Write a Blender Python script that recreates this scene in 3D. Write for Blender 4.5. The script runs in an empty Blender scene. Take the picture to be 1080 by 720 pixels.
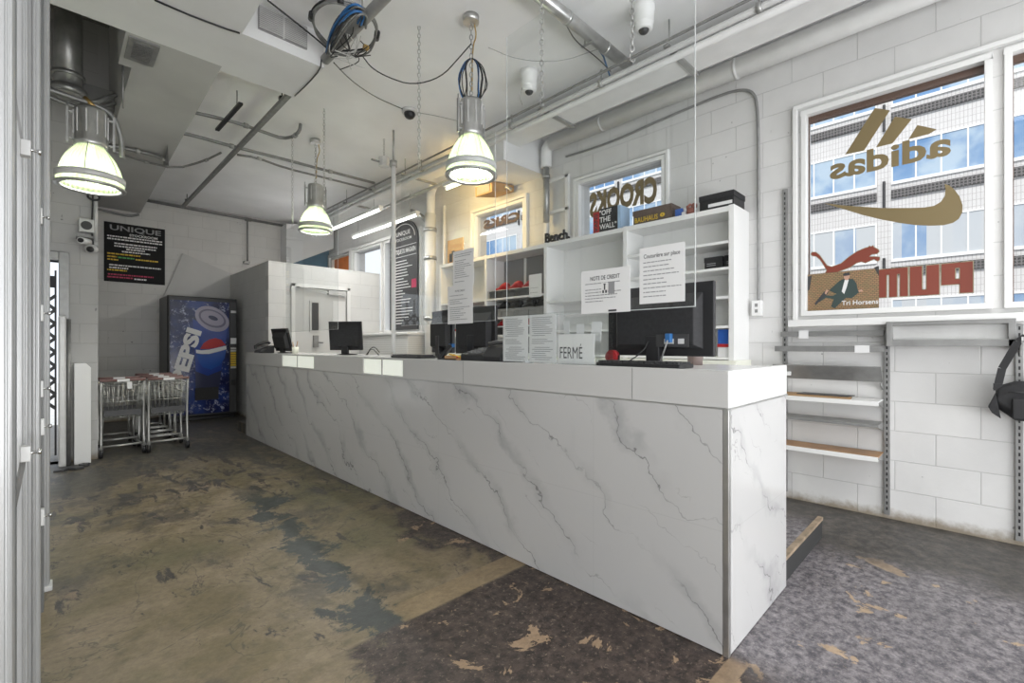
import bpy, bmesh, math, random
from math import sin, cos, pi, radians, sqrt
from mathutils import Vector, Matrix
random.seed(7)
SC = bpy.context.scene
COL = SC.collection

# ------------------------------------------------------------------ camera, sky, light, exposure
ANG = radians(44.75); FPX = 490.0; HZ = 364.0; CH = 1.15
cam_d = bpy.data.cameras.new('camera'); cam = bpy.data.objects.new('camera', cam_d); COL.objects.link(cam)
cam_d.sensor_width = 36; cam_d.lens = 36 * FPX / 1080; cam_d.shift_y = 4 / 1080; cam_d.clip_start = .05; cam_d.clip_end = 200
cam.location = (0, 0, CH); cam.rotation_euler = (pi / 2, 0, -ANG)
SC.camera = cam
SC.view_settings.view_transform = 'Standard'; SC.view_settings.look = 'None'
SC.view_settings.gamma = 1; SC.view_settings.use_curve_mapping = False
SC.view_settings.exposure = 0.26
w = bpy.data.worlds.new('world'); SC.world = w; w.use_nodes = True
w.node_tree.nodes['Background'].inputs[0].default_value = (.86, .93, 1, 1)
w.node_tree.nodes['Background'].inputs[1].default_value = 1.15

def light(name, kind, loc, energy, col=(1, 1, 1), size=None, rot=None, target=None):
    d = bpy.data.lights.new(name, kind); d.energy = energy; d.color = col
    o = bpy.data.objects.new(name, d); COL.objects.link(o); o.location = loc
    if kind == 'AREA':
        d.shape = 'RECTANGLE'; d.size, d.size_y = size
    elif kind == 'SUN': d.angle = radians(2)
    elif size: d.shadow_soft_size = size
    if target is not None:
        o.rotation_euler = (Vector(target) - Vector(loc)).to_track_quat('-Z', 'Y').to_euler()
    elif rot: o.rotation_euler = rot
    return o
light('sun', 'SUN', (0, 0, 20), 2.6, (1, .97, .92), target=(11, 2, 10))
# fill panels added behind the camera, standing in for daylight through unseen windows
light('shopfront_fill', 'AREA', (1.7, -2.85, 1.7), 16, (.97, .98, 1), (4.2, 2.5), target=(1.9, 3, 1.7))
light('side_fill', 'AREA', (-1.1, -1.5, 1.6), 42, (.98, .99, 1), (2.2, 2.2), target=(2.2, 2.6, 1.1))  # side fill added to brighten the counter front
light('upward_fill', 'AREA', (1.4, -2.8, .45), 98, (.99, .99, 1), (4.4, .8), target=(1.6, 2.6, 3.6))  # upward fill added to brighten the ceiling
# two overhead fill panels added out of view, then the tubes by the windows
light('near_overhead_fill', 'AREA', (2.6, -.9, 3.1), 22, (1, 1, .98), (1.2, 1.6), rot=(0, 0, 0))
light('entry_overhead_fill', 'AREA', (.9, -1.4, 3.0), 14, (1, 1, .98), (1.2, 1.6), rot=(0, 0, 0))
light('tube_row_window', 'AREA', (3.05, 6.4, 2.93), 26, (1, 1, .98), (.12, 2.6), rot=(0, 0, 0))
light('warm_tube', 'AREA', (3.30, 4.1, 2.95), 12, (1, .70, .28), (.03, 1.0), target=(3.95, 4.5, 2.7))

# ------------------------------------------------------------------ helpers
def ray(px, py):
    r = (px - 540) / FPX; s, c = sin(ANG), cos(ANG)
    return Vector((s + r * c, c - r * s, (HZ - py) / FPX))
def at(px, py, X=None, Y=None, Z=None):
    D = ray(px, py)
    k = X / D.x if X is not None else Y / D.y if Y is not None else (Z - CH) / D.z
    return Vector((D.x * k, D.y * k, CH + D.z * k))
V = Vector
class MB:
    def __init__(s): s.v = []; s.f = []; s.sm = []
    def add(s, vs, fs, smooth=False):
        b = len(s.v); s.v += [V(v) for v in vs]; s.f += [tuple(b + i for i in f) for f in fs]; s.sm += [smooth] * len(fs); return s
    def box(s, x0, x1, y0, y1, z0, z1):
        vs = [(x, y, z) for z in (z0, z1) for y in (y0, y1) for x in (x0, x1)]
        return s.add(vs, [(0, 2, 3, 1), (4, 5, 7, 6), (0, 1, 5, 4), (2, 6, 7, 3), (0, 4, 6, 2), (1, 3, 7, 5)])
    def obox(s, c, sx, sy, sz, rot=None):
        R = rot if rot is not None else Matrix.Identity(3); c = V(c)
        vs = [c + R @ V((x * sx / 2, y * sy / 2, z * sz / 2)) for z in (-1, 1) for y in (-1, 1) for x in (-1, 1)]
        return s.add(vs, [(0, 2, 3, 1), (4, 5, 7, 6), (0, 1, 5, 4), (2, 6, 7, 3), (0, 4, 6, 2), (1, 3, 7, 5)])
    def bar(s, p, q, w_, h_, up=(0, 0, 1)):
        p, q = V(p), V(q); d = (q - p); L = d.length; d.normalize(); u = V(up)
        if abs(d.dot(u)) > .98: u = V((1, 0, 0))
        a = d.cross(u).normalized(); b = a.cross(d).normalized()
        R = Matrix((a, d, b)).transposed()
        return s.obox((p + q) / 2, w_, L, h_, R)
    def cyl(s, p, q, r, r2=None, n=12, cap=True):
        p, q = V(p), V(q); r2 = r if r2 is None else r2; d = (q - p).normalized()
        a = d.orthogonal().normalized(); b = d.cross(a)
        vs = []
        for c, rr in ((p, r), (q, r2)):
            for i in range(n):
                t = 2 * pi * i / n; vs.append(c + a * cos(t) * rr + b * sin(t) * rr)
        s.add(vs, [(i, (i + 1) % n, n + (i + 1) % n, n + i) for i in range(n)], True)
        if cap: s.add(vs, [tuple(range(n))[::-1], tuple(range(n, 2 * n))])
        return s
    def tube(s, pts, r, n=8, closed=False, smooth=0):
        pts = [V(p) for p in pts]
        for _ in range(smooth):
            new = [pts[0]] if not closed else []
            m = len(pts)
            for i in range(m if closed else m - 1):
                a, b = pts[i], pts[(i + 1) % m]; new += [a * .75 + b * .25, a * .25 + b * .75]
            if not closed: new.append(pts[-1])
            pts = new
        m = len(pts); vs = []; prev = None
        for i, p in enumerate(pts):
            t = (pts[(i + 1) % m] - pts[i - 1]) if closed else (pts[min(i + 1, m - 1)] - pts[max(i - 1, 0)])
            if t.length < 1e-9: t = V((0, 0, 1))
            t.normalize()
            if prev is None: a = t.orthogonal().normalized()
            else:
                a = prev - t * prev.dot(t)
                a = a.normalized() if a.length > 1e-6 else t.orthogonal().normalized()
            prev = a; b = t.cross(a)
            for k in range(n):
                w_ = 2 * pi * k / n; vs.append(p + a * cos(w_) * r + b * sin(w_) * r)
        fs = []
        for i in range(m if closed else m - 1):
            j = (i + 1) % m
            for k in range(n): fs.append((i * n + k, i * n + (k + 1) % n, j * n + (k + 1) % n, j * n + k))
        s.add(vs, fs, True)
        if not closed: s.add(vs, [tuple(range(n))[::-1], tuple(range((m - 1) * n, m * n))])
        return s
    def lathe(s, prof, c=(0, 0, 0), n=32, smooth=True):
        c = V(c); vs = []
        for r, z in prof:
            for i in range(n):
                t = 2 * pi * i / n; vs.append(c + V((r * cos(t), r * sin(t), z)))
        fs = [(j * n + i, j * n + (i + 1) % n, (j + 1) * n + (i + 1) % n, (j + 1) * n + i) for j in range(len(prof) - 1) for i in range(n)]
        return s.add(vs, fs, smooth)
    def sphere(s, c, r, n=14, m=8, sc=(1, 1, 1)):
        pr = [(max(r * sin(pi * j / m), 1e-5), -r * cos(pi * j / m)) for j in range(m + 1)]
        b = len(s.v); s.lathe(pr, (0, 0, 0), n)
        for i in range(b, len(s.v)): s.v[i] = V((s.v[i].x * sc[0], s.v[i].y * sc[1], s.v[i].z * sc[2])) + V(c)
        return s
    def prism(s, pts, ex):
        """polygon (list of 3D points) extruded by vector ex"""
        n = len(pts); pts = [V(p) for p in pts]; ex = V(ex)
        s.add(pts + [p + ex for p in pts], [tuple(range(n))[::-1], tuple(range(n, 2 * n))] + [(i, (i + 1) % n, n + (i + 1) % n, n + i) for i in range(n)])
        return s
    def chain(s, p, q, L=.034, r=.0026, w_=.009):
        p, q = V(p), V(q); d = q - p; n = max(2, int(d.length / (L * .78))); d.normalize()
        a0 = d.orthogonal().normalized(); b0 = d.cross(a0); st = (q - p).length / n
        for i in range(n):
            c = p + d * (i + .5) * st; a = a0 if i % 2 else b0
            ring = [c + d * (L / 2) * cos(2 * pi * k / 8) + a * w_ * sin(2 * pi * k / 8) for k in range(8)]
            s.tube(ring, r, 4, True)
        return s
    def rect(s, o, u, v_):
        o, u, v_ = V(o), V(u), V(v_); return s.add([o, o + u, o + u + v_, o + v_], [(0, 1, 2, 3)])
    def text(s, t, o, u, v_, bold=0.0, depth=0.0):
        vs, fs = textmesh(t, bold, depth); o, u, v_ = V(o), V(u), V(v_); nrm = u.cross(v_).normalized()
        return s.add([o + u * x + v_ * y + nrm * z for x, y, z in vs], fs)
    def build(s, name, m, parent=None, bevel=0, seg=2, solid=0):
        me = bpy.data.meshes.new(name)
        off = wloc(parent) if parent is not None else V((0, 0, 0))
        me.from_pydata([v - off for v in s.v], [], s.f); me.update()
        bm = bmesh.new(); bm.from_mesh(me); bmesh.ops.remove_doubles(bm, verts=bm.verts, dist=1e-6)
        bm.to_mesh(me); bm.free()
        if len(me.polygons) == len(s.sm): me.polygons.foreach_set('use_smooth', s.sm)
        else: me.polygons.foreach_set('use_smooth', [any(s.sm)] * len(me.polygons))
        me.materials.append(m)
        o = bpy.data.objects.new(name, me); COL.objects.link(o)
        if parent is not None: o.parent = parent
        if solid:
            md = o.modifiers.new('solid', 'SOLIDIFY'); md.thickness = solid; md.offset = 0
        if bevel:
            md = o.modifiers.new('bevel', 'BEVEL'); md.width = bevel; md.segments = seg; md.limit_method = 'ANGLE'; md.angle_limit = radians(40)
        return o
def wloc(o):
    l = V((0, 0, 0))
    while o is not None: l = l + V(o.location); o = o.parent
    return l
_tc = {}
def textmesh(t, bold, depth):
    k = (t, bold, depth)
    if k in _tc: return _tc[k]
    cu = bpy.data.curves.new('txt', 'FONT'); cu.body = t; cu.offset = bold; cu.resolution_u = 3; cu.extrude = depth
    ob = bpy.data.objects.new('txt', cu); COL.objects.link(ob)
    bpy.context.view_layer.update()
    me = bpy.data.meshes.new_from_object(ob.evaluated_get(bpy.context.evaluated_depsgraph_get()))
    vs = [v.co.copy() for v in me.vertices]; fs = [tuple(p.vertices) for p in me.polygons]
    bpy.data.objects.remove(ob); bpy.data.meshes.remove(me); bpy.data.curves.remove(cu)
    x0 = min(v.x for v in vs); x1 = max(v.x for v in vs); y0 = min(v.y for v in vs); y1 = max(v.y for v in vs)
    _tc[k] = ([((v.x - x0) / (x1 - x0), (v.y - y0) / (y1 - y0), v.z) for v in vs], fs)
    return _tc[k]
def thing(name, label, cat, loc=(0, 0, 0), group=None):
    o = bpy.data.objects.new(name, None); COL.objects.link(o); o.location = loc; o.empty_display_size = .05
    return tag(o, label, cat, group)
def tag(o, label, cat, group=None):
    o['label'] = label; o['category'] = cat
    if group: o['group'] = group
    return o
def struct(o): o['kind'] = 'structure'; return o
def copy_tree(o, parent=None):
    c = o.copy(); COL.objects.link(c); c.parent = parent
    for ch in [x for x in COL.objects if x.parent == o]: copy_tree(ch, c)
    return c

# ------------------------------------------------------------------ materials
def mat(name, col, rough=.5, metal=0, spec=.5, emis=None, es=0, alpha=None, noise=0, nscale=8, bump=0, trans=0):
    m = bpy.data.materials.new(name); m.use_nodes = True; nt = m.node_tree; b = nt.nodes['Principled BSDF']
    b.inputs['Base Color'].default_value = (*col, 1); b.inputs['Roughness'].default_value = rough
    b.inputs['Metallic'].default_value = metal; b.inputs['Specular IOR Level'].default_value = spec
    if trans: b.inputs['Transmission Weight'].default_value = trans
    if emis: b.inputs['Emission Color'].default_value = (*emis, 1); b.inputs['Emission Strength'].default_value = es
    if noise or bump:
        g = nt.nodes.new('ShaderNodeNewGeometry'); n = nt.nodes.new('ShaderNodeTexNoise'); n.inputs['Scale'].default_value = nscale
        n.inputs['Detail'].default_value = 5
        nt.links.new(g.outputs['Position'], n.inputs['Vector'])
        if noise:
            r = nt.nodes.new('ShaderNodeValToRGB'); r.color_ramp.elements[0].position = .3; r.color_ramp.elements[1].position = .7
            r.color_ramp.elements[0].color = (*[c * (1 - noise) for c in col], 1); r.color_ramp.elements[1].color = (*[min(1, c * (1 + noise)) for c in col], 1)
            nt.links.new(n.outputs['Fac'], r.inputs['Fac']); nt.links.new(r.outputs['Color'], b.inputs['Base Color'])
        if bump:
            bp = nt.nodes.new('ShaderNodeBump'); bp.inputs['Strength'].default_value = bump; bp.inputs['Distance'].default_value = .01
            nt.links.new(n.outputs['Fac'], bp.inputs['Height']); nt.links.new(bp.outputs['Normal'], b.inputs['Normal'])
    return m
class NT:
    """small node graph helper"""
    def __init__(s, name):
        s.m = bpy.data.materials.new(name); s.m.use_nodes = True; s.t = s.m.node_tree; s.b = s.t.nodes['Principled BSDF']
        g = s.t.nodes.new('ShaderNodeNewGeometry'); s.pos = g.outputs['Position']
        sp = s.t.nodes.new('ShaderNodeSeparateXYZ'); s.t.links.new(s.pos, sp.inputs[0]); s.x, s.y, s.z = sp.outputs
    def _in(s, sock, v):
        if isinstance(v, bpy.types.NodeSocket): s.t.links.new(v, sock)
        elif isinstance(v, (tuple, list)) and len(v) == 3 and sock.type == 'RGBA': sock.default_value = (*v, 1)
        else: sock.default_value = v
    def math(s, op, a, b=0, c=None, clamp=False):
        n = s.t.nodes.new('ShaderNodeMath'); n.operation = op; n.use_clamp = clamp; s._in(n.inputs[0], a); s._in(n.inputs[1], b)
        if c is not None: s._in(n.inputs[2], c)
        return n.outputs[0]
    def vec(s, x, y, z=0):
        n = s.t.nodes.new('ShaderNodeCombineXYZ'); s._in(n.inputs[0], x); s._in(n.inputs[1], y); s._in(n.inputs[2], z); return n.outputs[0]
    def noise(s, v, sc, det=4, rough=.5, dist=0):
        n = s.t.nodes.new('ShaderNodeTexNoise'); s._in(n.inputs['Vector'], v); n.inputs['Scale'].default_value = sc
        n.inputs['Detail'].default_value = det; n.inputs['Roughness'].default_value = rough; n.inputs['Distortion'].default_value = dist
        return n.outputs['Fac']
    def ss(s, v, a, b):
        n = s.t.nodes.new('ShaderNodeMapRange'); n.interpolation_type = 'SMOOTHSTEP'; s._in(n.inputs[0], v)
        n.inputs[1].default_value = a; n.inputs[2].default_value = b; return n.outputs[0]
    def mix(s, f, a, b):
        n = s.t.nodes.new('ShaderNodeMix'); n.data_type = 'RGBA'; s._in(n.inputs[0], f); s._in(n.inputs[6], a); s._in(n.inputs[7], b); return n.outputs[2]
    def bump(s, h, st=.3, d=.01):
        n = s.t.nodes.new('ShaderNodeBump'); n.inputs['Strength'].default_value = st; n.inputs['Distance'].default_value = d
        s._in(n.inputs['Height'], h); s.t.links.new(n.outputs[0], s.b.inputs['Normal'])
    def out(s, col, rough=.5, spec=.5):
        s._in(s.b.inputs['Base Color'], col); s._in(s.b.inputs['Roughness'], rough); s.b.inputs['Specular IOR Level'].default_value = spec; return s.m

def block_wall(name, axis, base=(.74, .735, .725), w_=.40, h_=.195):
    n = NT(name); u = n.y if axis == 'x' else n.x
    br = n.t.nodes.new('ShaderNodeTexBrick'); n._in(br.inputs['Vector'], n.vec(u, n.z))
    br.inputs['Scale'].default_value = 1; br.inputs['Brick Width'].default_value = w_; br.inputs['Row Height'].default_value = h_
    br.inputs['Mortar Size'].default_value = .004; br.inputs['Mortar Smooth'].default_value = .6
    br.inputs['Color1'].default_value = (1, 1, 1, 1); br.inputs['Color2'].default_value = (.96, .96, .96, 1); br.inputs['Mortar'].default_value = (.82, .82, .82, 1)
    d = n.noise(n.pos, 3, 6, .6); d2 = n.noise(n.pos, 55, 3, .6); pits = n.ss(n.noise(n.pos, 18, 2, .5), .74, .78)
    c = n.mix(n.ss(d, .3, .75), tuple(x * .93 for x in base), base)
    c = n.mix(pits, c, tuple(x * .5 for x in base))
    mx = n.t.nodes.new('ShaderNodeMix'); mx.data_type = 'RGBA'; mx.blend_type = 'MULTIPLY'; mx.inputs[0].default_value = 1
    n.t.links.new(c, mx.inputs[6]); n.t.links.new(br.outputs['Color'], mx.inputs[7])
    # rust and grime along the foot of the wall
    g = n.math('MULTIPLY', n.ss(n.math('SUBTRACT', n.math('MULTIPLY', n.noise(n.pos, 9, 5, .7), .12), n.z), -.02, .06), .8)
    c = n.mix(g, mx.outputs[2], (.20, .15, .08))
    h = n.math('ADD', n.math('MULTIPLY', br.outputs['Fac'], -.9), n.math('ADD', n.math('MULTIPLY', d2, .25), n.math('MULTIPLY', d, .3)))
    n.bump(h, .5, .006)
    return n.out(c, .6, .35)
M = {}
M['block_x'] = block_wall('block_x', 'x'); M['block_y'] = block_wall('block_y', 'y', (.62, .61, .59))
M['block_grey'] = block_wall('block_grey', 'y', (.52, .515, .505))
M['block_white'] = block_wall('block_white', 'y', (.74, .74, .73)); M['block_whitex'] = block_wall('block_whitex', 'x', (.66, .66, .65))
M['plaster'] = mat('plaster', (.75, .75, .755), .7, noise=.05, nscale=2.5, bump=.25)
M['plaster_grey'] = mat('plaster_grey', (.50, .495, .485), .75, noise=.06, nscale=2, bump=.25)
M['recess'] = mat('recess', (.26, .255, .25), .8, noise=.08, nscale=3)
M['white'] = mat('white', (.83, .83, .82), .4)
M['gloss_white'] = mat('gloss_white', (.70, .70, .69), .22)
M['fascia'] = mat('fascia', (.58, .575, .565), .3)
M['shelf_white'] = mat('shelf_white', (.84, .84, .83), .35)
M['cream'] = mat('cream', (.85, .86, .76), .4)
M['paper'] = mat('paper', (.80, .80, .80), .6)
M['ink'] = mat('ink', (.05, .05, .055), .6); M['grey_ink'] = mat('grey_ink', (.30, .30, .31), .7)
M['black'] = mat('black', (.018, .018, .02), .35); M['matte_black'] = mat('matte_black', (.022, .022, .024), .7, noise=.2, nscale=60)
M['dark'] = mat('dark', (.05, .05, .052), .5)
M['steel'] = mat('steel', (.55, .55, .54), .32, .85, noise=.12, nscale=14); M['galv'] = mat('galv', (.42, .42, .41), .4, .7, noise=.2, nscale=9)
M['chrome'] = mat('chrome', (.75, .75, .75), .12, 1)
M['painted_metal'] = mat('painted_metal', (.62, .62, .61), .35, .1, noise=.06, nscale=12)
M['pipe_white'] = mat('pipe_white', (.80, .80, .79), .28, noise=.05, nscale=7)
M['grey_metal'] = mat('grey_metal', (.30, .30, .295), .4, .4, noise=.1, nscale=16)
M['conduit'] = mat('conduit', (.24, .24, .235), .4, .5, noise=.15, nscale=20)
M['gate_dark'] = mat('gate_dark', (.20, .205, .205), .35, .3, noise=.06, nscale=6)
M['gate'] = mat('gate', (.44, .445, .445), .3, .25, noise=.05, nscale=6)
M['wood'] = mat('wood', (.42, .24, .12), .5, noise=.25, nscale=5); M['card'] = mat('card', (.36, .23, .12), .8, noise=.15, nscale=8)
M['gold'] = mat('gold', (.23, .175, .085), .45, .2); M['puma'] = mat('puma', (.23, .05, .03), .5); M['decal_edge'] = mat('decal_edge', (.33, .29, .2), .5)
M['red'] = mat('red', (.45, .02, .025), .5); M['blue'] = mat('blue', (.02, .10, .42), .4); M['pale_blue'] = mat('pale_blue', (.35, .50, .68), .5)
M['orange'] = mat('orange', (.80, .25, .07), .6, noise=.1, nscale=6); M['blue_wall'] = mat('blue_wall', (.10, .22, .32), .7, noise=.15, nscale=6)
M['yellow'] = mat('yellow', (.75, .50, .03), .5); M['green'] = mat('green', (.1, .4, .1), .5); M['magenta'] = mat('magenta', (.5, .03, .10), .5)
M['brown'] = mat('brown', (.11, .075, .06), .5); M['skin'] = mat('skin', (.55, .33, .24), .6); M['suit'] = mat('suit', (.045, .07, .065), .7)
M['cable_blue'] = mat('cable_blue', (.03, .14, .36), .4); M['brass'] = mat('brass', (.45, .30, .10), .35, .6)
M['tube_lit'] = mat('tube_lit', (1, 1, 1), .4, emis=(1, 1, .96), es=3.0)
M['tube_warm'] = mat('tube_warm', (1, 1, 1), .4, emis=(1, .93, .62), es=4.0)
M['bulb'] = mat('bulb', (1, 1, 1), .4, emis=(.92, 1, .62), es=5)
M['display_lit'] = mat('display_lit', (.85, .86, .8), .2, emis=(.95, 1, .88), es=.35)
M['cart_metal'] = mat('cart_metal', (.42, .42, .40), .3, .8); M['cart_leg'] = mat('cart_leg', (.50, .50, .48), .3, .7)
M['poster_black'] = mat('poster_black', (.012, .012, .013), .6, spec=.2)
M['shelf_back_grey'] = mat('shelf_back_grey', (.26, .26, .265), .5)
M['dark_wood'] = mat('dark_wood', (.15, .085, .06), .6)
M['tire_dark'] = mat('tire_dark', (.03, .03, .03), .8)
def glass(name, tint, gl=.08, rough=.03, vis=.94):
    m = bpy.data.materials.new(name); m.use_nodes = True; t = m.node_tree; t.nodes.remove(t.nodes['Principled BSDF'])
    o = t.nodes['Material Output']; a = t.nodes.new('ShaderNodeBsdfTransparent'); a.inputs[0].default_value = (*[c * vis for c in tint], 1)
    g = t.nodes.new('ShaderNodeBsdfGlossy'); g.inputs['Roughness'].default_value = rough
    lw = t.nodes.new('ShaderNodeLayerWeight'); f = t.nodes.new('ShaderNodeMath'); f.operation = 'POWER'; t.links.new(lw.outputs['Facing'], f.inputs[0]); f.inputs[1].default_value = 5
    mm = t.nodes.new('ShaderNodeMath'); mm.operation = 'MULTIPLY_ADD'; mm.inputs[1].default_value = .6; mm.inputs[2].default_value = gl * .6; mm.use_clamp = True
    x = t.nodes.new('ShaderNodeMixShader'); t.links.new(f.outputs[0], mm.inputs[0]); t.links.new(mm.outputs[0], x.inputs[0])
    t.links.new(a.outputs[0], x.inputs[1]); t.links.new(g.outputs[0], x.inputs[2]); t.links.new(x.outputs[0], o.inputs[0]); return m
M['glass'] = glass('glass', (1, 1, 1), .05); M['acrylic'] = glass('acrylic', (.99, 1, 1), .07, .02, .985)
M['acrylic_edge'] = mat('acrylic_edge', (.60, .62, .62), .15, emis=(.9, .95, .95), es=0)
def shade_glass():
    m = bpy.data.materials.new('shade_glass'); m.use_nodes = True; t = m.node_tree; t.nodes.remove(t.nodes['Principled BSDF'])
    o = t.nodes['Material Output']
    tc = t.nodes.new('ShaderNodeTexCoord'); sp = t.nodes.new('ShaderNodeSeparateXYZ'); t.links.new(tc.outputs['Object'], sp.inputs[0])
    at2 = t.nodes.new('ShaderNodeMath'); at2.operation = 'ARCTAN2'; t.links.new(sp.outputs[0], at2.inputs[0]); t.links.new(sp.outputs[1], at2.inputs[1])
    mu = t.nodes.new('ShaderNodeMath'); mu.operation = 'MULTIPLY'; mu.inputs[1].default_value = 40; t.links.new(at2.outputs[0], mu.inputs[0])
    si = t.nodes.new('ShaderNodeMath'); si.operation = 'SINE'; t.links.new(mu.outputs[0], si.inputs[0])
    r = t.nodes.new('ShaderNodeMapRange'); r.inputs[1].default_value = -1; r.inputs[2].default_value = 1; r.inputs[3].default_value = .55; r.inputs[4].default_value = .95
    t.links.new(si.outputs[0], r.inputs[0])
    bp = t.nodes.new('ShaderNodeBump'); bp.inputs['Strength'].default_value = .6; bp.inputs['Distance'].default_value = .004; t.links.new(si.outputs[0], bp.inputs['Height'])
    a = t.nodes.new('ShaderNodeBsdfTransparent'); a.inputs[0].default_value = (.90, .95, .85, 1)
    g = t.nodes.new('ShaderNodeBsdfGlossy'); g.inputs['Roughness'].default_value = .15; g.inputs['Color'].default_value = (.8, .85, .75, 1); t.links.new(bp.outputs[0], g.inputs['Normal'])
    tl = t.nodes.new('ShaderNodeBsdfTranslucent'); tl.inputs[0].default_value = (.85, .93, .72, 1)
    e = t.nodes.new('ShaderNodeEmission'); e.inputs[0].default_value = (.68, .84, .40, 1); t.links.new(r.outputs[0], e.inputs[1])
    m1 = t.nodes.new('ShaderNodeMixShader'); m1.inputs[0].default_value = .35; t.links.new(a.outputs[0], m1.inputs[1]); t.links.new(g.outputs[0], m1.inputs[2])
    m2 = t.nodes.new('ShaderNodeMixShader'); m2.inputs[0].default_value = .12; t.links.new(m1.outputs[0], m2.inputs[1]); t.links.new(tl.outputs[0], m2.inputs[2])
    m3 = t.nodes.new('ShaderNodeMixShader'); m3.inputs[0].default_value = .55; t.links.new(m2.outputs[0], m3.inputs[1]); t.links.new(e.outputs[0], m3.inputs[2])
    t.links.new(m3.outputs[0], o.inputs[0]); return m
M['shade_glass'] = shade_glass()

def floor_mat():
    n = NT('worn_concrete_floor')
    x, y = n.x, n.y; p = n.vec(x, y)
    big = n.noise(p, .9, 4, .55, .3); med = n.noise(p, 3.2, 6, .65, .4); fine = n.noise(p, 14, 6, .7); grit = n.noise(p, 75, 3, .6)
    st = n.noise(n.vec(n.math('MULTIPLY', x, 2.2), n.math('MULTIPLY', y, .8)), 3.5, 7, .7, .6)
    # old coating: olive to tan
    tan = n.mix(n.ss(med, .35, .65), (.175, .140, .078), (.26, .205, .135))
    tan = n.mix(n.ss(big, .45, .66), tan, (.14, .125, .068))
    tan = n.mix(n.math('MULTIPLY', n.ss(fine, .52, .72), .55), tan, (.10, .09, .065))
    # bare dark concrete with light aggregate
    dark = n.mix(n.ss(n.noise(p, 20, 8, .75), .38, .64), (.026, .019, .017), (.088, .064, .052))
    dark = n.mix(n.math('MULTIPLY', n.ss(n.noise(p, 48, 5, .75), .56, .64), .55), dark, (.27, .21, .16))
    dark = n.mix(n.ss(n.noise(p, 5.3, 7, .68, .6), .595, .615), dark, (.33, .23, .145))
    # distances for the zones: near pad (y < 1.68), along the counter foot, right-hand room
    wob = n.math('MULTIPLY', n.math('SUBTRACT', med, .5), .5)
    xl = n.math('ADD', x, n.math('MULTIPLY', wob, 1.8))
    pad_y = n.ss(n.math('ADD', y, n.math('MULTIPLY', wob, .10)), 1.70, 1.67)
    pad_x = n.ss(xl, .74, .86)
    m1 = n.math('MULTIPLY', pad_y, pad_x)
    foot = n.math('MULTIPLY', n.ss(n.math('SUBTRACT', n.math('ADD', xl, n.math('MULTIPLY', wob, 1.2)), n.math('MULTIPLY', n.math('ABSOLUTE', n.math('SUBTRACT', y, 2.35)), .35)), 1.42, 1.6), n.ss(y, 1.68, 1.76))
    # crack-shaped dark band running away along x ~ 1.05
    cx = n.math('SUBTRACT', n.math('ADD', x, n.math('MULTIPLY', wob, .9)), n.math('ADD', 1.02, n.math('MULTIPLY', n.math('SUBTRACT', y, 2.4), .06)))
    cw = n.math('ABSOLUTE', cx)
    crack = n.math('MULTIPLY', n.ss(n.math('SUBTRACT', cw, n.math('MULTIPLY', n.math('SUBTRACT', n.noise(p, 4.0, 9, .76, .5), .44), .85)), .05, .0), n.ss(y, 4.6, 3.6))
    # scattered worn patches, more of them further off
    patch = n.ss(n.math('ADD', st, n.math('MULTIPLY', n.math('SUBTRACT', y, 3.0), .030)), .575, .62)
    hair = n.ss(n.math('ABSOLUTE', n.math('SUBTRACT', n.noise(p, 1.6, 5, .6, .8), .5)), .006, .002)
    c = n.mix(patch, tan, n.mix(.35, dark, (.09, .088, .08)))
    stain = n.ss(n.math('ADD', n.noise(p, 1.5, 9, .72, .5), n.math('MULTIPLY', n.math('SUBTRACT', y, 3.4), .028)), .50, .60)
    c = n.mix(n.math('MULTIPLY', stain, .62), c, (.055, .052, .048))
    c = n.mix(n.math('MULTIPLY', hair, .6), c, (.07, .065, .05))
    c = n.mix(n.ss(y, 4.0, 6.3), c, n.mix(.55, c, (.075, .075, .07)))
    c = n.mix(crack, c, (.052, .058, .054))
    c = n.mix(foot, c, dark)
    c = n.mix(m1, c, dark)
    # grey-violet grit and tan flakes on the right, lightened by painted-in window sheen
    gv = n.mix(n.ss(n.noise(p, 24, 9, .8), .38, .62), (.070, .065, .077), (.27, .25, .258))
    gv = n.mix(n.math('MULTIPLY', n.ss(grit, .55, .7), .5), gv, (.42, .38, .36))
    gv = n.mix(n.ss(n.noise(p, 4.1, 6, .65, .5), .615, .635), gv, (.42, .31, .21))
    gv = n.mix(n.ss(n.math('ADD', x, wob), 2.9, 3.3), gv, n.mix(n.ss(fine, .35, .7), (.045, .042, .040), (.12, .108, .095)))
    rt = n.ss(n.math('ADD', n.math('SUBTRACT', x, n.math('MULTIPLY', y, .2)), n.math('MULTIPLY', wob, .6)), 1.58, 1.78)
    c = n.mix(rt, c, gv)
    # tan strip continuing the line of the counter's end
    strip = n.math('MULTIPLY', n.ss(n.math('ABSOLUTE', n.math('SUBTRACT', n.math('ADD', y, n.math('MULTIPLY', wob, .05)), .62)), .035, .03), n.ss(x, 1.80, 1.74))
    c = n.mix(strip, c, n.mix(fine, (.36, .25, .15), (.22, .16, .11)))
    strip2 = n.math('MULTIPLY', n.ss(n.math('ABSOLUTE', n.math('SUBTRACT', y, 1.755)), .075, .065), n.ss(n.math('ADD', x, wob), 1.0, 1.1))
    c = n.mix(n.math('MULTIPLY', strip2, .8), c, (.27, .20, .115))
    speck = n.noise(p, 34, 8, .78); mott = n.noise(p, 8, 8, .72, .4)
    k_ = n.math('MULTIPLY', n.math('ADD', .45, n.math('MULTIPLY', speck, 1.1)), n.math('ADD', .55, n.math('MULTIPLY', mott, .9)))
    mx = n.t.nodes.new('ShaderNodeMix'); mx.data_type = 'RGBA'; mx.blend_type = 'MULTIPLY'; mx.inputs[0].default_value = 1
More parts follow.
